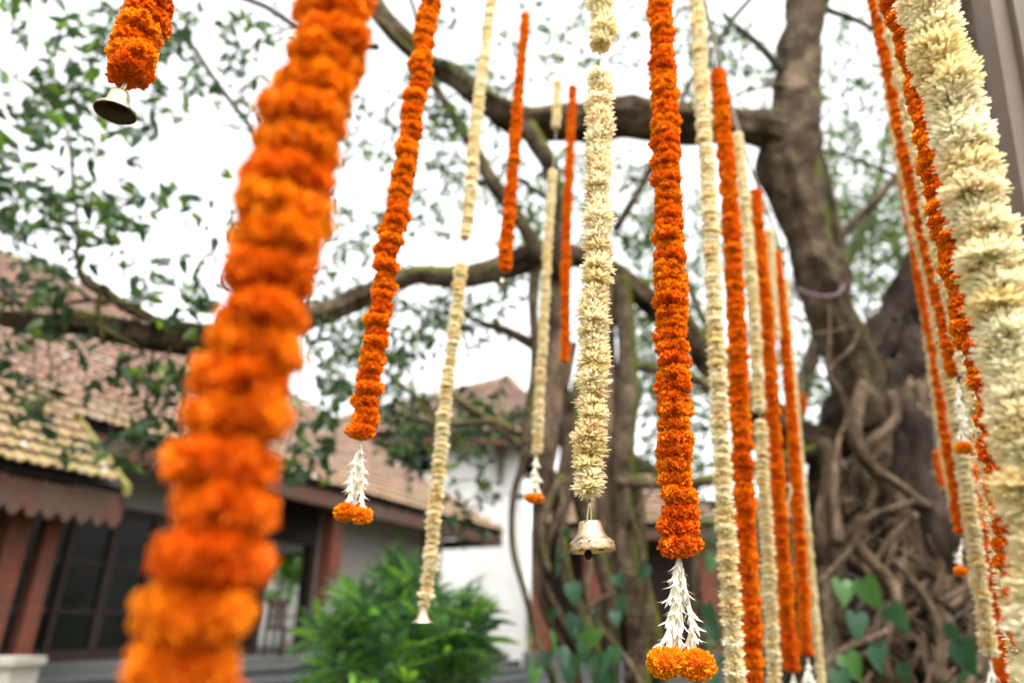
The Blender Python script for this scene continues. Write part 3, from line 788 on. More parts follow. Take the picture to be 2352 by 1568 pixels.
for k, sp in enumerate([
    [(210, 690, 9, 4), (172, 660, 8, 4), (130, 632, 7, 4), (98, 603, 7, 4), (67, 579, 6, 4), (30, 560, 4, 4)],
    [(180, 600, 5, 4), (151, 551, 5, 4), (134, 520, 5, 4), (95, 440, 4, 4), (70, 380, 3, 4)],
    [(100, 735, 12, 3.9), (53, 709, 12, 3.9), (18, 674, 11, 3.9), (-10, 650, 10, 3.9)],
    [(330, 12, 9, 3.6), (387, 49, 11, 3.7), (440, 105, 12, 3.8), (492, 183, 12, 3.9), (545, 253, 12, 4), (594, 320, 13, 4), (640, 420, 14, 4.1), (668, 560, 15, 4.2), (690, 740, 18, 4.3)],
    [(575, 300, 5, 4), (510, 288, 5, 4), (440, 260, 4.5, 3.9), (387, 225, 4, 3.8), (334, 211, 3.5, 3.7), (250, 200, 3, 3.6), (180, 190, 3, 3.6)],
    [(540, -10, 12, 4.2), (570, 0, 13, 4.2), (615, 18, 14, 4.2), (668, 53, 15, 4.2), (740, 90, 16, 4.3), (870, 110, 18, 4.5)],
    [(690, 70, 6, 4.2), (660, 66, 6, 4.2), (610, 90, 5, 4.2), (563, 118, 4, 4.2), (500, 150, 3, 4.1)],
    [(930, -30, 9, 4.5), (943, 0, 10, 4.5), (955, 40, 10, 4.5), (970, 150, 12, 4.5)],
    [(1740, -20, 11, 4.8), (1722, 0, 12, 4.8), (1676, 53, 13, 4.8), (1641, 109, 12, 4.8), (1588, 183, 12, 4.8), (1560, 246, 14, 4.8)],
    [(1660, 30, 10, 4.8), (1680, 53, 14, 4.8), (1736, 98, 16, 4.85), (1785, 150, 20, 4.9), (1815, 190, 30, 5)],
    [(1870, 0, 24, 5), (1905, 25, 16, 5), (1965, 46, 14, 5), (2017, 74, 13, 5), (2100, 110, 12, 5), (2200, 160, 10, 5)],
    [(1680, 218, 5, 4.8), (1720, 210, 6, 4.8), (1765, 198, 9, 4.85), (1800, 200, 14, 4.9)],
    [(1880, 640, 30, 5.5), (1929, 551, 22, 5.6), (1965, 506, 21, 5.7), (2017, 457, 20, 5.7), (2063, 404, 18, 5.8), (2130, 370, 14, 5.8), (2250, 330, 10, 5.8)],
    [(2060, 404, 10, 5.8), (1982, 373, 9, 5.8), (1922, 352, 8, 5.6), (1880, 345, 10, 5.3)],
    [(1069, 725, 10, 4.8), (1115, 744, 15, 4.8), (1168, 762, 22, 4.8), (1226, 792, 28, 4.8)],
    [(879, 850, 8, 4.7), (939, 899, 10, 4.7), (992, 955, 12, 4.7), (1050, 1010, 12, 4.7)],
    [(930, 955, 8, 4.6), (1034, 975, 14, 4.6), (1133, 966, 18, 4.6), (1180, 990, 18, 4.6)],
    [(1020, 880, 10, 4.6), (1055, 920, 14, 4.6), (1115, 959, 18, 4.6), (1196, 1026, 20, 4.65), (1240, 1070, 20, 4.7)],
    [(1440, 839, 26, 4.9), (1466, 842, 26, 4.9), (1550, 860, 24, 4.9), (1640, 890, 24, 5), (1760, 960, 24, 5.2)],
    [(1420, 1112, 32, 4.8), (1460, 1106, 30, 4.8), (1523, 1112, 26, 4.8), (1640, 1100, 24, 4.9), (1760, 1060, 24, 5.1), (1880, 1030, 26, 5.3)],
    [(2222, -60, 26, 5.0), (2224, 0, 26, 5), (2228, 60, 24, 5), (2236, 120, 16, 5), (2252, 200, 6, 5)],
    [(380, 745, 10, 3.9), (300, 700, 9, 3.85), (210, 690, 8, 3.8), (110, 700, 8, 3.8), (0, 690, 8, 3.8)],
    [(262, 690, 14, 3.85), (240, 655, 12, 3.9), (225, 700, 12, 3.9), (232, 745, 12, 3.9), (236, 790, 10, 3.9)],
    [(320, 800, 9, 3.9), (268, 770, 9, 3.85), (200, 735, 8, 3.85), (120, 720, 7, 3.85)]]):
    limb(big, sp, 'branch', M_BARK if k > 9 else M_TWIG, 8, .12, 0, .06, 20 + k)

# roots fused over the trunk
def crawl(z0, z1, th0, r, wander, seed, lift=.0):
    rg = random.Random(seed); th = th0; pts = []; n = max(6, int(abs(z1 - z0) / .14)); dr = rg.uniform(-.1, .1)
    for i in range(n + 1):
        z = z0 + (z1 - z0) * i / n
        c, rad = trunk_at(z)
        dr = dr * .7 + rg.uniform(-wander, wander); th += dr
        fl = 1.0 + lift + .10 * rg.random()
        pts.append(c + Vector((math.cos(th), math.sin(th), 0)) * rad * fl)
    rr = [r * rg.uniform(.75, 1.25) for _ in pts]
    rr[-1] *= 1.2
    return pts, rr
for k in range(170):
    th = R(U(175, 365)); r = random.choice([.009, .012, .016, .022, .03, .045, .075])
    z0 = U(1.6, 3.6) if k % 3 else U(3.0, 4.6); z1 = U(-.05, 1.0) if k % 2 else -.05
    pts, rr = crawl(z0, z1, th, r, .12 if r > .03 else .28, 100 + k, -.02 if r > .03 else .06)
    tube('aerial_root', pts, rr, M_ROOT if k % 3 else M_TRUNK, big, 9, .07, .2, 0, k)
# crooked cross roots lying over the front of the trunk
for k, sp in enumerate([
    [(1985, 880, 30, 4.9), (1970, 930, 34, 4.9), (1962, 1000, 34, 4.85), (2000, 1070, 28, 4.85), (2060, 1110, 22, 4.85), (2110, 1150, 24, 4.85), (2150, 1170, 14, 4.9), (2200, 1230, 10, 5)],
    [(2045, 900, 26, 4.95), (2058, 960, 22, 4.95), (2010, 1010, 22, 4.9), (1990, 1060, 20, 4.9), (2010, 1110, 16, 4.9), (1990, 1180, 12, 4.9)],
    [(2100, 1150, 12, 4.75), (2040, 1170, 14, 4.75), (1990, 1190, 13, 4.75), (1962, 1250, 13, 4.75), (1925, 1290, 10, 4.75), (1880, 1340, 9, 4.75)],
    [(1965, 1240, 26, 4.8), (2000, 1290, 26, 4.8), (2050, 1340, 30, 4.8), (2060, 1400, 24, 4.8), (2030, 1480, 22, 4.8), (2040, 1568, 24, 4.8)],
    [(2105, 1180, 16, 4.8), (2060, 1220, 18, 4.8), (2030, 1260, 16, 4.8), (2000, 1300, 12, 4.8)],
    [(2075, 1200, 12, 4.8), (2050, 1260, 12, 4.8), (2030, 1320, 10, 4.8)],
    [(2160, 1180, 16, 4.9), (2135, 1240, 16, 4.9), (2165, 1290, 16, 4.9), (2150, 1350, 18, 4.9), (2120, 1400, 16, 4.9)],
    [(2060, 1290, 16, 4.8), (2100, 1340, 18, 4.8), (2140, 1400, 20, 4.8), (2160, 1470, 16, 4.8), (2150, 1568, 16, 4.8)],
    [(1905, 700, 6, 4.9), (1905, 790, 8, 4.9), (1900, 850, 10, 4.9), (1930, 900, 12, 4.9), (1945, 960, 12, 4.9), (1925, 1020, 14, 4.9), (1915, 1120, 24, 4.9), (1925, 1250, 30, 4.85)],
    [(1862, 768, 7, 4.95), (1905, 762, 7, 4.9), (1962, 752, 8, 4.95)],
    [(1975, 755, 8, 4.95), (1955, 800, 9, 4.9), (1910, 840, 9, 4.9), (1900, 870, 8, 4.9)],
    [(2150, 860, 20, 5.1), (2135, 960, 30, 5.1), (2150, 1060, 26, 5.1), (2130, 1150, 26, 5.1), (2170, 1250, 24, 5.1)],
    [(1890, 1010, 30, 5.0), (1905, 1100, 36, 5.0), (1890, 1200, 34, 5.0), (1910, 1320, 40, 5), (1890, 1450, 44, 5), (1900, 1600, 50, 5)],
    [(1870, 1560, 12, 4.7), (1920, 1500, 12, 4.7), (1990, 1470, 13, 4.7), (2050, 1440, 9, 4.8)],
    [(2080, 880, 60, 5.3), (2090, 980, 50, 5.2), (2110, 1080, 40, 5.2), (2085, 1200, 40, 5.1), (2100, 1350, 46, 5.1), (2090, 1560, 54, 5.1)]]):
    limb(big, sp, 'aerial_root', M_ROOT, 12, .18, .05, .06, 200 + k)
# ribbon and cloth tied to the leaning limb
rb = [P(x, y, 4.78) for x, y in ((1832, 662), (1850, 672), (1880, 679), (1912, 680), (1930, 670), (1938, 655))]
o = tube('ribbon', rb, .011, M_PINK, None, 8, .04); tag(o, 'mauve ribbon tied round the leaning banyan limb', 'ribbon')

mid = P(1340, 1568, 4.8)
pil = thing('banyan_pillar_tree', 'cluster of twisting brown pillar roots in the middle, hung with climber leaves', 'tree', (mid.x, 4.8, 0))
ZB = [2050]
for k, sp in enumerate([
    [(1231, 600, 30, 4.75), (1225, 715, 22, 4.7), (1231, 790, 24, 4.7), (1228, 860, 24, 4.7), (1217, 927, 22, 4.65), (1203, 1056, 18, 4.6), (1186, 1110, 16, 4.6), (1176, 1175, 15, 4.6), (1179, 1263, 15, 4.6), (1203, 1351, 15, 4.6), (1221, 1421, 15, 4.6), (1233, 1474, 14, 4.6), (1266, 1545, 15, 4.6), (1300, 1700, 16, 4.6)],
    [(1290, 600, 56, 4.85), (1276, 700, 44, 4.85), (1280, 780, 46, 4.85), (1273, 857, 56, 4.8), (1262, 962, 62, 4.8), (1252, 1052, 54, 4.75), (1238, 1193, 34, 4.75), (1235, 1298, 22, 4.75), (1256, 1404, 30, 4.75), (1308, 1510, 34, 4.75), (1350, 1700, 36, 4.75)],
    [(1425, 640, 44, 4.95), (1434, 730, 46, 4.95), (1440, 821, 46, 4.9), (1440, 927, 52, 4.9), (1431, 1056, 52, 4.85), (1432, 1228, 50, 4.85), (1449, 1369, 54, 4.8), (1462, 1500, 56, 4.8), (1480, 1720, 64, 4.8)],
    [(1395, 610, 50, 5.0), (1385, 760, 52, 5), (1392, 900, 60, 5), (1400, 1050, 60, 4.95), (1395, 1200, 56, 4.95), (1412, 1350, 52, 4.9), (1400, 1500, 52, 4.9), (1390, 1720, 60, 4.9)],
    [(1290, 900, 40, 4.9), (1300, 980, 40, 4.9), (1310, 1050, 36, 4.85), (1330, 1130, 34, 4.8), (1350, 1210, 34, 4.8), (1379, 1300, 32, 4.8), (1407, 1404, 34, 4.8), (1400, 1600, 36, 4.8)],
    [(1319, 786, 16, 4.8), (1308, 839, 20, 4.8), (1292, 900, 26, 4.8)],
    [(1345, 830, 30, 4.9), (1325, 900, 34, 4.9), (1312, 1000, 40, 4.85), (1300, 1100, 44, 4.8), (1285, 1200, 36, 4.8), (1300, 1320, 30, 4.75), (1335, 1420, 34, 4.75), (1370, 1520, 36, 4.7), (1400, 1700, 40, 4.7)],
    [(1258, 1060, 18, 4.7), (1290, 1150, 18, 4.7), (1262, 1230, 20, 4.7), (1250, 1330, 22, 4.7), (1290, 1420, 20, 4.7), (1330, 1500, 18, 4.7)],
    [(1290, 1090, 16, 4.7), (1262, 1150, 20, 4.65), (1240, 1230, 20, 4.65), (1262, 1320, 20, 4.65)],
    [(1310, 1230, 14, 4.6), (1355, 1290, 14, 4.6), (1345, 1360, 14, 4.6), (1380, 1440, 16, 4.6), (1450, 1530, 18, 4.6), (1500, 1620, 20, 4.6)],
    [(1448, 1180, 12, 4.7), (1480, 1300, 12, 4.7), (1486, 1400, 14, 4.7), (1470, 1480, 16, 4.7), (1440, 1568, 20, 4.7)],
    [(1500, 1120, 7, 4.7), (1480, 1150, 7, 4.7), (1455, 1180, 8, 4.7), (1440, 1220, 10, 4.75)],
    [(1590, 1100, 12, 5.1), (1600, 1250, 14, 5.1), (1590, 1400, 16, 5.1), (1610, 1650, 20, 5.1)],
    [(1340, 1405, 8, 4.5), (1380, 1375, 8, 4.5), (1410, 1360, 7, 4.5)],
    [(1455, 1090, 34, 4.95), (1468, 1200, 34, 4.95), (1470, 1320, 40, 4.95), (1500, 1450, 44, 4.95), (1530, 1700, 54, 4.95)]]):
    limb(pil, sp, 'aerial_root', M_ROOT if k % 2 else M_BARK, 14, .16, .10, .06, 300 + k)
# roots hanging from the left part of the limb
lv = P(430, 1000, 4.1)
for k, sp in enumerate([
    [(440, 800, 16, 4.1), (428, 870, 13, 4.1), (425, 927, 12, 4.1), (418, 1010, 12, 4.1), (410, 1100, 10, 4.1), (405, 1230, 10, 4.1)],
    [(300, 790, 4, 4.0), (290, 870, 3, 4.0), (262, 960, 3, 4.0), (250, 1010, 3, 4.0)],
    [(390, 800, 4, 4.0), (385, 900, 3.5, 4.0), (378, 960, 3.5, 4.0), (360, 1000, 3, 4), (392, 1080, 4, 4), (400, 1180, 4, 4)],
    [(80, 760, 4, 3.9), (78, 850, 3, 3.9), (84, 930, 3, 3.9)],
    [(330, 800, 3, 4.0), (338, 870, 3, 4.0), (330, 930, 3, 4.0)],
    [(105, 770, 3, 3.9), (118, 850, 3, 3.9), (100, 930, 3, 3.9)],
    [(690, 760, 4, 4.3), (682, 900, 3, 4.3), (664, 1010, 3, 4.3), (650, 1060, 2.5, 4.3)],
    [(432, 870, 4, 4.1), (415, 960, 4, 4.1), (398, 1050, 4, 4.1)]]):
    limb(big, sp, 'aerial_root', M_TWIG, 7, .1, 0, .06, 400 + k)

# ------------------------------------------------------------------ foliage
LEAFP = np.array([(0, 0, 0), (.28, .24, .05), (.32, 0, 0), (.28, -.24, .05), (.66, .17, .0), (.68, 0, -.05), (.66, -.17, .0), (1.05, 0, -.13)])
LEAFF = [[0, 2, 1], [0, 3, 2], [1, 2, 5, 4], [2, 3, 6, 5], [4, 5, 7], [5, 6, 7]]
LEAF_ME = mesh_from('leaf', LEAFP, LEAFF, M_LEAF, False)
def leaf_mats(N, pts, sizes, hang=.5):
    """random leaf frames: tip direction mostly outwards and downwards"""
    d = np.random.randn(N, 3); d[:, 2] = d[:, 2] * .6 - hang; d /= np.linalg.norm(d, axis=1)[:, None]
    q = np.random.randn(N, 3); q[:, 2] += .8
    s = np.cross(d, q); s /= np.linalg.norm(s, axis=1)[:, None]; n = np.cross(s, d)
    return d, s, n
def leaves_mesh(name, pts, sizes, mat, hang=.5, parent=None, kind='stuff'):
    N = len(pts); pts = np.asarray(pts); sizes = np.asarray(sizes)
    d, s, n = leaf_mats(N, pts, sizes, hang)
    A = LEAFP[None, :, :] * sizes[:, None, None]
    V = pts[:, None, :] + A[:, :, 0:1] * d[:, None, :] + A[:, :, 1:2] * s[:, None, :] + A[:, :, 2:3] * n[:, None, :]
    V = V.reshape(-1, 3)
    F = []
    for i in range(N): F += [[a + i * 8 for a in f] for f in LEAFF]
    return obj(name, mesh_from(name, V, F, mat, False), parent, kind=kind)
TW = MB()      # twigs
def spray(c, nl, length, leaf, hang=.6):
    """one leafy twig starting at c; returns leaf base points"""
    d = Vector((U(-1, 1), U(-.6, .6), U(-.9, .5))).normalized(); p = Vector(c) - d * length * .5
    pts = []; path = [p.copy()]
    for i in range(nl):
        d = (d + Vector((U(-.25, .25), U(-.25, .25), U(-.32, .12)))).normalized()
        p = p + d * length / nl; path.append(p.copy())
        pts.append((tuple(p), leaf * U(.6, 1.2)))
    if len(path) > 2:
        v, f = tube_geo(path, [.004 * (1 - i / len(path)) + .0012 for i in range(len(path))], 3, 0, 0, False)
        TW.add(v, f)
    return pts
def region(cx, cy, rx, ry, nl, Y0, Y1, leaf=.115, per=9, length=.42, mult=1.25):
    out = []; nl = int(nl * mult)
    while len(out) < nl:
        a = U(0, 6.283); r = math.sqrt(rnd())
        px = cx + rx * r * math.cos(a); py = cy + ry * r * math.sin(a)
        Y = U(Y0, Y1)
        out += spray(P(px, py, Y), random.randint(per - 3, per + 3), length * U(.7, 1.3), leaf)
    return out
near = []
for g in [
    (60, 90, 200, 160, 190, 2.8, 4.2), (210, 250, 150, 150, 120, 2.8, 4.2), (60, 330, 170, 160, 170, 2.8, 4.4), (250, 470, 150, 90, 110, 3, 4.2),
    (110, 500, 170, 90, 120, 3.2, 4.4), (430, 130, 130, 120, 120, 3.6, 5), (590, 70, 110, 80, 80, 3.6, 5), (530, 240, 60, 60, 16, 3.6, 4.6), (480, 500, 80, 110, 34, 3.2, 4.2),
    (420, 640, 90, 80, 44, 3.4, 4.4), (610, 700, 130, 50, 70, 3.8, 4.6), (350, 40, 120, 50, 50, 3, 4.5), (300, 620, 80, 60, 24, 3.4, 4.4)]:
    near += region(*g)
mid_l = []
for g in [
    (830, 430, 110, 150, 130, 4.5, 6.5), (760, 640, 60, 120, 60, 4.4, 6), (810, 800, 100, 90, 150, 4.5, 6.5), (900, 740, 110, 60, 120, 4.5, 6.5), (1010, 690, 90, 50, 90, 4.6, 6.5),
    (1080, 730, 90, 40, 60, 4.4, 5.4), (1110, 240, 110, 110, 90, 4.2, 5.4), (1060, 130, 90, 120, 50, 4, 6), (1270, 90, 120, 90, 60, 4.2, 6), (1420, 90, 110, 110, 60, 4.2, 6),
    (1000, 430, 110, 110, 110, 4.4, 6), (1180, 460, 90, 90, 70, 4.4, 6), (1460, 440, 70, 120, 90, 4.6, 6.5), (1660, 60, 110, 90, 90, 4.6, 6), (1560, 160, 70, 110, 50, 4.6, 6),
    (1700, 160, 90, 60, 50, 4.6, 6), (1990, 170, 130, 170, 150, 5, 7.5), (2180, 130, 60, 100, 30, 5, 7), (2310, 380, 40, 120, 24, 5, 6), (730, 300, 60, 160, 60, 4.4, 6),
    (1200, 640, 50, 50, 30, 4.4, 5), (660, 620, 60, 60, 30, 4.2, 5), (940, 250, 90, 90, 60, 4.4, 6), (880, 560, 80, 90, 30, 5, 7)]:
    mid_l += region(*g, leaf=.092, mult=2.1)
far_l = []
for g in [
    (1960, 420, 170, 150, 520, 7, 12), (2010, 560, 150, 120, 520, 7, 12), (2040, 640, 130, 110, 300, 8, 12), (1540, 560, 110, 140, 260, 7, 11), (1560, 850, 110, 160, 420, 7, 12),
    (1480, 780, 70, 120, 160, 7, 11), (1780, 780, 140, 240, 420, 8, 13), (1860, 980, 80, 140, 220, 8, 12), (1700, 540, 90, 120, 180, 7, 11), (850, 850, 130, 70, 120, 6, 9), (1330, 420, 60, 140, 60, 6, 9),
    (1190, 560, 60, 60, 40, 6, 9), (1750, 1150, 200, 160, 380, 9, 14), (1600, 1050, 110, 60, 90, 7, 9), (2250, 250, 120, 300, 160, 8, 12), (1490, 930, 60, 120, 70, 7, 10), (1350, 120, 320, 150, 170, 8, 13), (1960, 200, 180, 200, 200, 8, 13), (1650, 150, 130, 140, 110, 8, 13), (1100, 450, 160, 150, 130, 8, 12), (1460, 480, 120, 160, 140, 8, 12), (820, 620, 120, 160, 90, 8, 12)]:
    far_l += region(*g, leaf=.12, per=9, length=.5, mult=2.9)
hang_l = []
for g in [
    (60, 640, 120, 60, 60, 3.6, 4.2), (140, 720, 160, 50, 70, 3.7, 4.2), (300, 840, 110, 60, 50, 3.9, 4.3), (400, 900, 70, 100, 70, 3.9, 4.3), (80, 900, 60, 60, 30, 3.8, 4.1), (740, 950, 60, 80, 50, 4.2, 5.4),
    (700, 1010, 50, 50, 22, 4.2, 5.4), (340, 960, 60, 60, 24, 3.9, 4.2), (470, 880, 60, 60, 20, 4, 4.3), (200, 1000, 60, 40, 10, 3.8, 4.2)]:
    hang_l += region(*g)
cl = []
for g in [(1000, 960, 110, 60, 170, 5, 7.5), (1130, 930, 90, 60, 110, 5, 7), (930, 960, 70, 40, 60, 5, 7), (1100, 1060, 50, 60, 40, 5, 6.5), (1080, 1130, 60, 60, 26, 5, 6), (960, 1040, 80, 40, 60, 5, 7), (890, 940, 60, 40, 30, 5, 7)]:
    cl += region(*g, mult=1.3)
def as_parts(lst, root, count, matname):
    lst = sorted(lst, key=lambda t: depth_of(Vector(t[0])) / t[1])
    take, rest = lst[:count], lst[count:]
    pts = np.array([t[0] for t in take]); sz = np.array([t[1] for t in take])
    d, s, n = leaf_mats(len(take), pts, sz, .5)
    for i in range(len(take)):
        m = Matrix(((d[i][0], s[i][0], n[i][0], 0), (d[i][1], s[i][1], n[i][1], 0), (d[i][2], s[i][2], n[i][2], 0), (0, 0, 0, 1)))
        obj('leaf', LEAF_ME, root, Matrix.Translation(Vector(pts[i])) @ m @ Matrix.Scale(float(sz[i]), 4))
    return rest
rest = as_parts(near + hang_l, big, 300, M_LEAF)
allr = rest + mid_l
leaves_mesh('crown', [t[0] for t in allr], [t[1] for t in allr], M_LEAF, parent=big)
leaves_mesh('crown', [t[0] for t in cl], [t[1] for t in cl], M_LEAF, parent=pil)
TW.build('twigs', M_TWIG, big, kind='stuff')
TW = MB()
ft = thing('distant_tree', 'pale leafy tree seen blurred behind the big banyan and garlands', 'tree', (P(1800, 900, 10).x, 10, 0))
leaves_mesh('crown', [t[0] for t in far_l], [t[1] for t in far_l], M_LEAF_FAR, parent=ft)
TW.build('twigs', M_TWIG, ft, kind='stuff')
for k, sp in enumerate([[(1800, 1700, 80, 10), (1790, 1200, 60, 10), (1840, 900, 40, 10), (1930, 640, 26, 10), (2000, 480, 16, 10), (2040, 300, 8, 10)],
                        [(1790, 1150, 40, 10), (1700, 900, 26, 10), (1600, 700, 18, 10), (1540, 520, 10, 10)],
                        [(1990, 760, 10, 9), (1995, 680, 8, 9), (2005, 560, 8, 9), (2000, 480, 6, 9)]]):
    limb(ft, sp, 'trunk' if k == 0 else 'limb', M_BARK, 10, .1, 0, .3, 500 + k)
# garden bushes beyond: through the open doorway, and along the back
def bush(name, label, c, rx, ry, rz, n, mat, leaf=.1, cat='bush'):
    t = thing(name, label, cat, (c[0], c[1], 0))
    u = np.random.randn(n, 3); u /= np.linalg.norm(u, axis=1)[:, None]; u *= (np.random.rand(n, 1) ** .35)
    lump = 1 + .22 * np.sin(u[:, 0:1] * 7 + u[:, 2:3] * 5)
    pts = np.array(c) + u * np.array([rx, ry, rz]) * lump
    leaves_mesh('foliage', pts, leaf * np.random.uniform(.6, 1.3, n), mat, parent=t)
    tube('stem', [Vector((c[0], c[1], -.05)), Vector((c[0] + .05, c[1], c[2]))], .05, M_BARK, t, 8)
    return t
dp = P(650, 1290, 24)
bush('garden_shrub', 'bright green shrub in the garden beyond the open doorway', (dp.x, 24, 3.7), 2.2, 1.0, 1.5, 4500, M_GARDEN, .20)
wl = P(640, 1440, 27)
gw = thing('garden_wall', 'pale plaster garden wall beyond the doorway', 'wall', (wl.x, 27, 0))
MB().box((wl.x - 4, 27, -.05), (wl.x + 2.2, 27.25, 3.6)).build('wall_body', M_WHITE, gw)
for (px, py, Y, rx, rz, lab) in ((1560, 1350, 23.5, 1.0, 1.2, 'dark bush in the shade before the low tiled house'), (1760, 1440, 12, 1.3, 1.3, 'bush behind the row of garlands left of the banyan trunk'), (2330, 1400, 8.5, 1.0, 1.5, 'leafy bush at the lower right behind the garlands'), (2450, 1150, 12, 2.2, 3.0, 'tall bush at the right edge behind the banyan')):
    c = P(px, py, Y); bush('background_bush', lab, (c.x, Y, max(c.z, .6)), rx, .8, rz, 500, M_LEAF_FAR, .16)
hd = thing('tree_belt', 'hazy belt of trees far behind the low tiled house', 'trees', (12, 40, 0)); hd['kind'] = 'stuff'
u = np.random.rand(5000, 3); pts = np.stack([u[:, 0] * 60 - 14, 38 + u[:, 1] * 8, u[:, 2] * (4.5 + 2.0 * np.sin(u[:, 0] * 17) + 1.2 * np.sin(u[:, 0] * 41))], 1)
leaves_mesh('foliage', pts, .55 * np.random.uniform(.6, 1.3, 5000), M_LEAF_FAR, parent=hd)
u = np.random.rand(1500, 3); pts = np.stack([u[:, 0] * 16 - 24, 31 + u[:, 1] * 5, u[:, 2] * 4], 1)
leaves_mesh('foliage', pts, .5 * np.random.uniform(.6, 1.3, 1500), M_GARDEN, parent=hd)

u = np.random.rand(5200, 3); an = R(150) + u[:, 0] * R(240); rr_ = 17 + u[:, 1] * 6
hh_ = 5.5 + 2.2 * np.sin(an * 7) + 1.4 * np.sin(an * 17)
pts = np.stack([np.cos(an) * rr_, np.sin(an) * rr_ + 6, u[:, 2] * hh_], 1)
pts = pts[(pts[:, 1] < 4)]
gt = thing('sky_block_trees', 'added ring of trees behind the camera, out of view, blocking the low sky light', 'trees', (0, -14, 0)); gt['kind'] = 'stuff'  # unseen trees added behind the camera to cut the low sky light
leaves_mesh('foliage', pts, 1.0 * np.random.uniform(.6, 1.3, len(pts)), M_LEAF_FAR, parent=gt)

# ------------------------------------------------------------------ lady palm bush
pb = P(905, 1568, 5.7)
palm = thing('lady_palm', 'dense green lady palm bush in front of the white wall at the bottom', 'palm', (pb.x, 5.7, 0))
def fan_mesh(seed, mat):
    rg = random.Random(seed); V = []; F = []; n = 7
    for k in range(n):
        a = R(-95 + 190 * k / (n - 1) + rg.uniform(-6, 6)); L = rg.uniform(.75, 1.05); dr = rg.uniform(.25, .6); w = .085
        n0 = len(V); d = Vector((math.cos(a), math.sin(a), 0)); s = Vector((-math.sin(a), math.cos(a), 0))
        for (f, ww) in ((.03, .3), (.3, .9), (.7, 1.0), (1.0, .12)):
            c = d * L * f + Vector((0, 0, .10 * f - dr * f * f * .55))
            V += [c + s * w * ww + Vector((0, 0, .018 * ww)), c, c - s * w * ww + Vector((0, 0, .018 * ww))]
        for i in range(3):
            for j in range(2):
                q = n0 + i * 3 + j; F.append([q, q + 1, q + 4, q + 3])
    return mesh_from('frond', V, F, mat, False)
FANS = [fan_mesh(s, M_PALM) for s in (1, 2, 3, 4)]
def blob_ok(px, py):
    top = np.interp(px, [690, 760, 860, 920, 960, 1010, 1080, 1130, 1150], [1500, 1400, 1325, 1290, 1350, 1335, 1350, 1440, 1540])
    return py > top + U(0, 25)
cnt = 0
while cnt < 230:
    px = U(735, 1100); py = U(1235, 1680)
    if not blob_ok(px, py): continue
    Y = 5.7 + U(-.75, .7) * math.sqrt(max(0.1, 1 - ((px - 915) / 260) ** 2))
    p = P(px, py, Y)
    if p.z < .15: continue
    out = Vector((p.x - pb.x, p.y - 5.7 - .35, .5 + U(-.2, .5))).normalized()
    out = (out + Vector((U(-.5, .5), U(-.5, .5), U(-.2, .5)))).normalized()
    q = out.to_track_quat('X', 'Z').to_matrix().to_4x4()
    obj('frond', random.choice(FANS), palm, Matrix.Translation(p) @ q @ Matrix.Rotation(R(U(-35, 35)), 4, 'X') @ Matrix.Scale(U(.20, .35), 4))
    cnt += 1
for k in range(16):
    a = U(0, 6.28); r = U(.1, .55); x = pb.x + math.cos(a) * r; y = 5.7 + math.sin(a) * r
    tube('stem', [Vector((pb.x + math.cos(a) * r * .4, 5.7 + math.sin(a) * r * .4, -.05)), Vector((x, y, U(.9, 1.7)))], .012, M_TWIG, palm, 6, .3)

# ------------------------------------------------------------------ climber leaves (heart shaped)
def heart_mesh():
    out = [(0, 0), (-.10, .14), (-.12, .27), (.02, .40), (.22, .43), (.48, .35), (.76, .18), (1.0, 0)]
    V = []; n = len(out)
    mids = [(0, 0), (.02, 0), (.06, 0), (.14, 0), (.28, 0), (.5, 0), (.76, 0), (1.0, 0)]
    for (x, y) in mids: V.append((x, 0, -.22 * x * x - .05))
    for (x, y) in out[1:-1]: V.append((x, y, (.16 * y - .22 * x * x + .015 + .02 * math.sin(9 * x))))
    for (x, y) in out[1:-1]: V.append((x, -y, (.16 * y - .22 * x * x + .015 + .02 * math.sin(9 * x))))
    F = []
    for sgn, o0 in ((1, n), (-1, n + n - 2)):
        F.append([0, 1, o0] if sgn > 0 else [0, o0, 1])
        for i in range(n - 3):
            q = [i + 1, i + 2, o0 + i + 1, o0 + i]; F.append(q if sgn > 0 else q[::-1])
        q = [n - 2, n - 1, o0 + n - 3]; F.append(q if sgn > 0 else q[::-1])
    return mesh_from('leaf', V, F, M_POTHOS, True)
HEART = heart_mesh()
def z8(x, y): return 781 + x / 2.844, 1017 + y / 2.844
def z9(x, y): return 1525 + x / 2.844, 1017 + y / 2.844
def climber(root, lst, Y):
    prev = None
    for (px, py, size, narrow) in lst:
        yy = Y + U(-.15, .15); p = P(px, py - size * .3, yy); L = width_at(p, size) * 1.05
        dirv = Vector((U(-.45, .45), U(-.35, .0), U(-1.0, -.55))).normalized()
        nrm = Vector((U(-.9, .9), -1, U(-.3, .9))).normalized() if not narrow else Vector((1 * random.choice((-1, 1)), -.35, .45)).normalized()
        s = nrm.cross(dirv).normalized(); n = dirv.cross(s)
        m = Matrix((dirv, s, n)).transposed().to_4x4()
        obj('leaf', HEART, root, Matrix.Translation(p) @ m @ Matrix.Scale(L, 4))
        if prev is not None and (prev - p).length < .5 and rnd() < .55:
            tube('stalk', [p, (p + prev) * .5 + Vector((0, .08, .05)), prev], .005, M_TWIG, root, 5, .1)
        prev = p
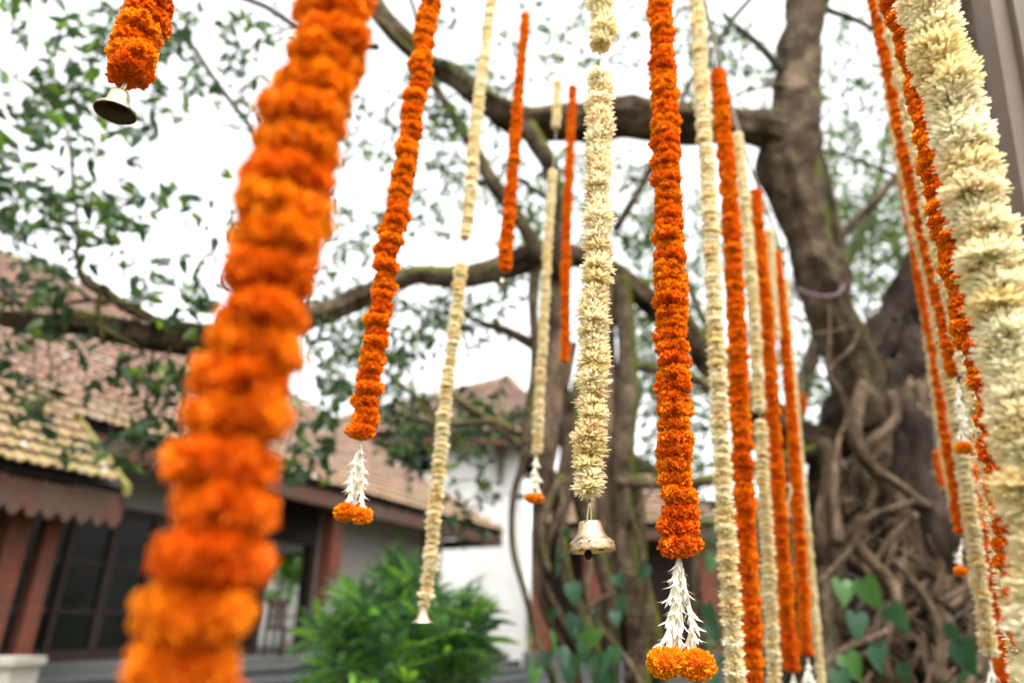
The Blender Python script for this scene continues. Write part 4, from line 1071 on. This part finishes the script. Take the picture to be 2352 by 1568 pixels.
L1 = [(*z8(x, y), s / 2.844, nar) for x, y, s, nar in ((1520, 960, 135, 0), (1410, 810, 95, 1), (1470, 590, 90, 1), (1540, 1170, 150, 0), (1660, 1250, 140, 0), (1600, 1340, 120, 0), (1800, 890, 90, 0), (1690, 1090, 160, 1), (1830, 1040, 120, 1), (1795, 1130, 90, 0), (1795, 1370, 115, 0), (1440, 1380, 130, 0), (1480, 1500, 140, 0), (1290, 1440, 100, 0), (1280, 1500, 110, 0), (1370, 1270, 130, 1), (1400, 1110, 80, 0), (1720, 1420, 170, 1), (1640, 1430, 130, 0), (1780, 1520, 130, 1), (2030, 1390, 90, 0), (1450, 720, 70, 1), (1580, 1240, 120, 0), (1350, 1400, 110, 0), (1700, 1540, 130, 0), (2005, 830, 120, 1), (1480, 1440, 120, 0), (1560, 1420, 120, 1))]
c1 = thing('climbing_vine', 'heart leaved green climber on the pillar roots below the central brass bell', 'vine', tuple(P(1340, 1568, 4.45)))
climber(c1, L1, 4.5)
L2 = [(*z9(x, y), s / 2.844, nar) for x, y, s, nar in ((1155, 950, 165, 0), (1300, 950, 185, 0), (1255, 1160, 160, 0), (1490, 1110, 190, 1), (1410, 1370, 190, 1), (1190, 1430, 165, 0), (1140, 1530, 160, 0), (1100, 1250, 90, 1), (1560, 1480, 120, 1))]
c2 = thing('climbing_vine', 'heart leaved climber hanging in front of the big banyan trunk', 'vine', tuple(P(1990, 1568, 3.9)))
climber(c2, L2, 4.0)
L3 = [(*z9(x, y), s / 2.844, nar) for x, y, s, nar in ((305, 590, 110, 1), (315, 770, 110, 0), (280, 1100, 140, 1), (300, 1220, 130, 0), (620, 980, 110, 0), (270, 1330, 110, 1), (300, 1540, 120, 0), (620, 1120, 90, 1))]
c3 = thing('climbing_vine', 'few heart shaped leaves beside the white flower tassel, right of it', 'vine', tuple(P(1640, 1568, 4.2)))
climber(c3, L3, 4.3)
L4 = [(*z9(x, y), s / 2.844, nar) for x, y, s, nar in ((1900, 750, 90, 0), (1940, 1360, 210, 1), (1970, 1500, 200, 1), (2170, 1090, 110, 0), (2240, 1340, 120, 0), (2290, 1090, 120, 1), (1850, 1230, 110, 1), (2130, 1530, 130, 0), (2260, 1480, 120, 1))]
c4 = thing('climbing_vine', 'long leaved climber at the lower right between the cream garlands', 'vine', tuple(P(2250, 1568, 4.2)))
climber(c4, L4, 4.2)

# ------------------------------------------------------------------ steel post at the right edge
Yp = 1.35
a0 = P(2290, -160, Yp); a1 = P(2500, 980, Yp)
ax = (a0 - a1).normalized(); a1 = a1 - ax * 1.4
sx = Vector((1, 0, 0)); sx = (sx - ax * sx.dot(ax)).normalized(); sy = ax.cross(sx)
post = thing('steel_post', 'brown painted steel post with a raised lip at the right edge', 'post', (a1.x, a1.y, 0))
def beam(mb, p, q, x0, x1, y0, y1):
    c = lambda o, x, y: o + sx * x + sy * y
    return mb.hexa([c(p, x0, y0), c(p, x0, y1), c(p, x1, y1), c(p, x1, y0), c(q, x0, y0), c(q, x0, y1), c(q, x1, y1), c(q, x1, y0)])
sg = 1 if sy.y > 0 else -1
beam(MB(), a1, a0, 0, .22, 0, .14 * sg).build('post_body', M_STEEL, post)
beam(MB(), a1, a0, -.045, -.002, .01 * sg, .06 * sg).build('flange', M_STEEL, post)
beam(MB(), a1, a0, -.001, .012, -.012 * sg, -.001 * sg).build('lip', M_STEEL, post)

# ------------------------------------------------------------------ garlands
def pts_at(lst, Y): return [P(x, y, Y) for x, y in lst]
def bell(me, label, top, r, parent_tilt=None, clap=True, mat=M_BRASS, name='brass_bell', wire_to=None):
    t = thing(name, label, 'bell', tuple(top))
    rot = parent_tilt or Matrix.Identity(4)
    M_ = Matrix.Translation(top) @ rot @ Matrix.Scale(r, 4)
    obj('bell_body', me, t, M_)
    if me is ME_BELL2: obj('bell_hollow', ME_HOLLOW, t, M_)
    if clap: obj('clapper', CLAP, t, Matrix.Translation(top) @ rot @ Matrix.Scale(r, 4) @ Matrix.Translation((-0.14, 0, -.88)) @ Matrix.Rotation(R(5), 4, 'Y'))
    if wire_to is not None:
        top2 = top + rot.to_3x3() @ Vector((0, 0, -.02 * r))
        for dx in (-.10, .07):
            tube('wire', [top2 + Vector((dx * r, 0, -.02 * r)), (top2 + wire_to) * .5 + Vector((dx * r * .8, 0, 0)), wire_to + Vector((0, 0, .012))], .0016, M_WIRE, t, 6, .01)
    return t
def tassel(root, top, ends, nb, balls, ball_name='marigold', budL=None, jit=.06):
    """strands of tuberoses from top to each end; balls: (centre, diameter)"""
    for e in ends:
        d = (e - top); L = d.length; n = nb; bl = budL or L / n * 1.65
        st = tube('strand', [top, top + d * .5 + Vector((0, 0, -.002)), e], .0008, M_STRING, root, 4, .02)
        for i in range(n):
            f = (i - .1) / n
            p = top + d * f
            for q in range(2 if i else 1):
                dirv = (d.normalized() + Vector((U(-1, 1), U(-1, 1), 0)) * (.18 + .16 * q)).normalized()
                m = align(-dirv, U(0, 6.28))
                obj('tuberose', BUD, st, Matrix.Translation(p + Vector((U(-1, 1), U(-1, 1), 0)) * bl * jit + d.normalized() * (-.15 * bl + q * .25 * bl)) @ m @ Matrix.Diagonal((bl * 1.0, bl * 1.0, bl * U(.85, 1.05), 1)))
    for c, dia in balls:
        obj(ball_name, random.choice(BALL), root, Matrix.Translation(c) @ Matrix.Rotation(U(-.3, .3), 4, 'X') @ Matrix.Rotation(U(0, 6), 4, 'Z') @ Matrix.Scale(dia / 2, 4))
def garland(kind, lst, Y, dia, label, spacing=.36, meshes=None, taper=None, tilt=9, jit=.10, sjit=.10, group=None, top_px=None, name=None):
    segs = lst if isinstance(lst[0], list) else [lst]
    p0 = P(*segs[0][0], Y)
    nm = name or ('marigold_garland' if kind == 'm' else 'white_flower_garland')
    t = thing(nm, label, 'garland', tuple(p0), group)
    for sg_ in segs:
        flowers_along(t, pts_at(sg_, Y), 'marigold' if kind == 'm' else 'chrysanthemum', meshes or (MARI if kind == 'm' else CHRY), dia, spacing, jit, tilt, taper, sjit)
    allp = [p for s_ in segs for p in s_]
    pp = pts_at(allp, Y)
    if top_px: pp = [P(*top_px[:2], top_px[2] if len(top_px) > 2 else Y)] + pp
    else: pp = [pp[0] + (pp[0] - pp[1]).normalized() * .5 + Vector((0, 0, .2))] + pp
    string_part(t, pp)
    return t, pp
GL, GR = 'marigold and chrysanthemum garlands hanging from the banyan', None
O, W = 'm', 'c'
# 1 short marigold with bell, top left
t, pp = garland(O, [(372, -90), (350, -10), (330, 50), (310, 110), (302, 140), (298, 168)], .70, .060, 'short orange marigold garland at the upper left, ending in a tilted bell', .42, sjit=.08, jit=.16)
top = P(276, 216, .70); rot = Matrix.Rotation(R(-24), 4, 'Y') @ Matrix.Rotation(R(6), 4, 'X')
bell(ME_BELL2, 'tilted pale brass bell at the upper left, its hollow mouth showing', top + Vector((0, 0, .004)), .0255, Matrix.Rotation(R(2), 4, 'Y') @ Matrix.Rotation(R(4), 4, 'X'), False, wire_to=P(292, 190, .70))
# 2 big blurred marigold garland close to the lens
garland(O, [(790, -120), (772, 0), (770, 90), (728, 200), (700, 300), (672, 400), (655, 500), (632, 600), (618, 700), (590, 800), (548, 900), (543, 1000), (522, 1060), (515, 1150), (495, 1250), (468, 1350), (450, 1450), (425, 1568), (400, 1700)], .39, .060,
        'thick blurred orange marigold garland nearest the camera, left of centre', .43, tilt=13, jit=.09, sjit=.09)
# 3 marigold with tuberose tassel
t, pp = garland(O, [(1002, -60), (992, 0), (972, 100), (960, 200), (942, 300), (926, 400), (910, 500), (886, 600), (876, 700), (858, 800), (846, 900), (832, 1000)], 1.30, .053, 'orange marigold garland left of centre, ending in a white tassel with two marigold heads', .40, sjit=.14, jit=.16)
tassel(t, P(827, 1018, 1.3), [P(797, 1160, 1.29), P(832, 1160, 1.31), P(818, 1150, 1.33)], 7, [(P(793, 1176, 1.29), .043), (P(829, 1184, 1.30), .041), (P(812, 1172, 1.34), .04)])
# 4 thin cream garland with trumpet bell
t, pp = garland(W, [[(1140, -60), (1130, 0), (1112, 130), (1092, 300), (1080, 450), (1069, 552)], [(1058, 612), (1045, 750), (1031, 850), (1016, 1000), (1000, 1150), (987, 1300), (973, 1390)]], 1.75, .047, 'thin cream garland left of centre, broken in the middle, ending in a small flared bell', .34, sjit=.13)
bell(ME_TRUMP, 'small flared brass bell under the thin cream garland, above the lady palm', P(972, 1391, 1.75), .0265, None, False)
# 5 short marigold with small bell
t, pp = garland(O, [(1207, 38), (1192, 200), (1184, 300), (1176, 420), (1166, 520), (1158, 626)], 1.95, .043, 'narrow orange marigold garland ending above the lower limb with a tiny bell', .42, top_px=(1212, -300), taper=lambda f: .8 + .3 * f, sjit=.15)
bell(ME_TRUMP, 'tiny tarnished bell under the narrow marigold garland at the lower limb', P(1153, 640, 1.95), .0135, None, False)
# 6 cream with tassel
t, pp = garland(W, [[(1281, 190), (1279, 240), (1277, 296)], [(1270, 395), (1262, 500), (1253, 650), (1248, 760), (1240, 900), (1233, 1040)]], 2.15, .043, 'slim pale garland just left of centre with a marigold at its foot', .34, top_px=(1284, 100))
tassel(t, P(1231, 1050, 2.15), [P(1222, 1130, 2.15), P(1234, 1128, 2.16)], 5, [(P(1219, 1143, 2.14), .040), (P(1234, 1144, 2.16), .040)])
# 7
garland(O, [(1316, 204), (1309, 350), (1303, 500), (1299, 620), (1300, 750), (1297, 830)], 2.6, .042, 'slim orange garland immediately left of the central cream garland', .42, top_px=(1322, -100), sjit=.12)
# 8 central cream garland with the sharp brass bell
Yc = 1.02
t, pp = garland(W, [[(1382, -80), (1384, 0), (1387, 60), (1380, 110)], [(1379, 182), (1376, 300), (1373, 450), (1370, 600), (1363, 750), (1361, 900), (1357, 1050), (1354, 1150)]], Yc, .0635, 'sharp cream chrysanthemum garland in the centre above the spotted brass bell', .29, tilt=10, jit=.12, sjit=.12)
bt = P(1354, 1196, Yc)
bell(ME_BELL, 'sharply focused spotted brass bell hanging in the centre', bt, .0345, Matrix.Rotation(R(-3), 4, 'Y'), True, wire_to=P(1355, 1165, Yc))
obj('wire_loop', CLAP, bpy.data.objects['brass_bell.002'] if 'brass_bell.002' in bpy.data.objects else None, Matrix.Translation(bt + Vector((.002, 0, .021))) @ Matrix.Scale(.03, 4)) if False else None
# 9 marigold with tuberose tassel
Y9 = 1.12
t, pp = garland(O, [(1512, -60), (1516, 0), (1521, 100), (1527, 250), (1532, 400), (1536, 550), (1541, 700), (1546, 850), (1551, 1000), (1556, 1130), (1562, 1258)], Y9, .060, 'vivid orange marigold garland right of centre, ending in a long white tuberose tassel', .40, sjit=.10, jit=.09, taper=lambda f: .88 + .16 * f)
tassel(t, P(1562, 1268, Y9), [P(1534, 1506, Y9 - .01), P(1564, 1502, Y9), P(1596, 1506, Y9 + .01)], 7, [(P(1528, 1521, Y9 - .01), .0545), (P(1598, 1526, Y9 - .01), .056), (P(1563, 1508, Y9 + .03), .045)])
# 10.. the row running away on the right of centre
garland(W, [(1590, -80), (1598, 0), (1606, 100), (1614, 250), (1625, 400), (1635, 600), (1642, 750), (1650, 900), (1658, 1050), (1666, 1200), (1676, 1350), (1686, 1500), (1694, 1640)], 1.62, .057, 'long cream garland, first and widest of the receding row right of centre', .33, sjit=.09)
garland(O, [(1650, 172), (1662, 300), (1675, 450), (1685, 600), (1692, 750), (1699, 900), (1706, 1080), (1712, 1200), (1718, 1350), (1726, 1500), (1732, 1640)], 1.85, .056, 'long orange garland, widest marigold string of the receding row', .34, top_px=(1640, 100), sjit=.09)
garland(W, [[(1694, 312), (1709, 450), (1722, 600), (1733, 750), (1741, 900), (1744, 950)], [(1748, 972), (1752, 1100), (1762, 1250), (1770, 1400), (1778, 1568), (1782, 1650)]], 2.15, .053, 'cream garland with a small break below its middle, between two orange ones', .33, top_px=(1676, 230), sjit=.08)
t, pp = garland(O, [(1734, 444), (1745, 560), (1758, 700), (1768, 850), (1778, 1000), (1788, 1150), (1800, 1300), (1808, 1430), (1820, 1536)], 2.4, .053, 'orange garland ending just above the bottom edge, fourth in the receding row', .34, top_px=(1722, 380), sjit=.09)
tassel(t, P(1822, 1552, 2.4), [P(1818, 1620, 2.4), P(1828, 1620, 2.41)], 3, [])
garland(W, [(1768, 530), (1775, 650), (1784, 778)], 2.75, .043, 'short cream garland half hidden in the receding row, ending halfway down', .33, top_px=(1756, 470))
t, pp = garland(O, [(1783, 584), (1795, 700), (1809, 850), (1821, 1000), (1833, 1180), (1843, 1330), (1853, 1505)], 2.9, .050, 'slimmest orange garland at the far end of the receding row', .34, top_px=(1776, 530), sjit=.09)
tassel(t, P(1855, 1515, 2.9), [P(1850, 1560, 2.9), P(1862, 1562, 2.91)], 3, [])
garland(W, [(1803, 646), (1816, 800), (1829, 950), (1843, 1100), (1857, 1250), (1871, 1400), (1886, 1568), (1892, 1640)], 3.4, .046, 'narrowest cream garland, last of the receding row beside the trunk', .33, top_px=(1795, 600))
# right hand group
garland(W, [(2118, -90), (2128, 0), (2148, 90), (2178, 200), (2216, 350), (2250, 500), (2284, 650), (2318, 800), (2350, 950), (2372, 1100), (2400, 1250), (2425, 1450), (2440, 1600)], .66, .077, 'thick fluffy cream garland close to the camera at the right edge', .24, meshes=CHRY_F, tilt=16, jit=.12, sjit=.07)
garland(O, [(2040, -60), (2062, 20), (2090, 100), (2112, 200), (2138, 330), (2160, 440), (2186, 560), (2212, 660), (2240, 780), (2278, 930), (2300, 1060), (2322, 1200), (2348, 1330), (2380, 1500)], .92, .046, 'crinkled orange garland half hidden behind the thick fluffy one at the right', .40, tilt=16, jit=.2)
garland(W, [(2025, -60), (2036, 0), (2060, 90), (2078, 176), (2114, 352), (2148, 527), (2200, 716), (2222, 822), (2258, 1000), (2292, 1193), (2324, 1369), (2350, 1545), (2362, 1650)], 1.36, .058, 'long cream garland at the right, second from the edge, running off the bottom', .32, sjit=.08)
t, pp = garland(O, [(2000, -20), (2012, 20), (2042, 158), (2066, 281), (2092, 404), (2120, 520), (2140, 600), (2160, 690), (2182, 800), (2196, 868)], 1.6, .040, 'thin orange garland at the right ending in a white tassel and one marigold', .42, sjit=.16)
tassel(t, P(2200, 885, 1.6), [P(2212, 1012, 1.6), P(2218, 1010, 1.61)], 7, [(P(2214, 1028, 1.59), .040)])
t, pp = garland(W, [[(2022, 20), (2040, 160), (2060, 299), (2084, 418)], [(2090, 440), (2108, 540), (2138, 646), (2158, 751), (2176, 857), (2196, 962), (2216, 1087), (2230, 1193), (2250, 1333), (2272, 1500)]], 1.9, .054, 'cream garland at the right whose blunt end shows above the bottom edge', .32, sjit=.07)
tassel(t, P(2275, 1525, 1.9), [P(2270, 1620, 1.9), P(2282, 1620, 1.9)], 4, [])
t, pp = garland(O, [(2020, 60), (2048, 250), (2088, 492), (2118, 674), (2144, 804), (2178, 1032), (2190, 1100), (2206, 1225)], 2.3, .038, 'thinnest orange garland at the right with a single low marigold', .42, sjit=.14)
tassel(t, P(2208, 1240, 2.3), [P(2206, 1300, 2.3)], 4, [(P(2206, 1311, 2.29), .040)])
garland(W, [(2030, 150), (2062, 330), (2092, 500), (2122, 700), (2148, 880), (2174, 1060), (2200, 1200)], 2.6, .048, 'faint cream garland, farthest of the group at the right', .33)
garland(O, [(2215, 1000), (2240, 1150), (2262, 1260), (2282, 1370), (2300, 1470), (2302, 1600)], 2.25, .050, 'orange garland peeping out behind the blunt ended cream one at the lower right', .42, sjit=.14, top_px=(2100, 300))
garland(O, [(1842, 905), (1850, 952)], 5.0, .045, 'tiny far marigold string left of the big trunk', .42, top_px=(1838, 700))
garland(O, [(2150, 1040), (2164, 1112)], 4.2, .045, 'small far marigold string in front of the right side of the trunk', .42, top_px=(2140, 800))
# small loop of white buds between the orange strings
t, pp = garland(W, [(1800, 1120), (1808, 1112), (1816, 1122), (1814, 1140), (1808, 1160), (1812, 1190)], 2.6, .016, 'small curled string of white buds between two orange garlands of the row', .5, name='white_bud_string')
# rope from which the row hangs
r0 = [P(1570, -260, 1.45), P(1597, -100, 1.62), P(1640, 98, 1.85), P(1678, 232, 2.15), P(1722, 378, 2.4), P(1757, 468, 2.75), P(1777, 528, 2.9), P(1796, 598, 3.4), P(1830, 690, 4.9)]
rp = tube('rope', r0, .006, M_ROPE, None, 7, .06); tag(rp, 'sagging grey rope carrying the receding row of garlands to the limb', 'rope')
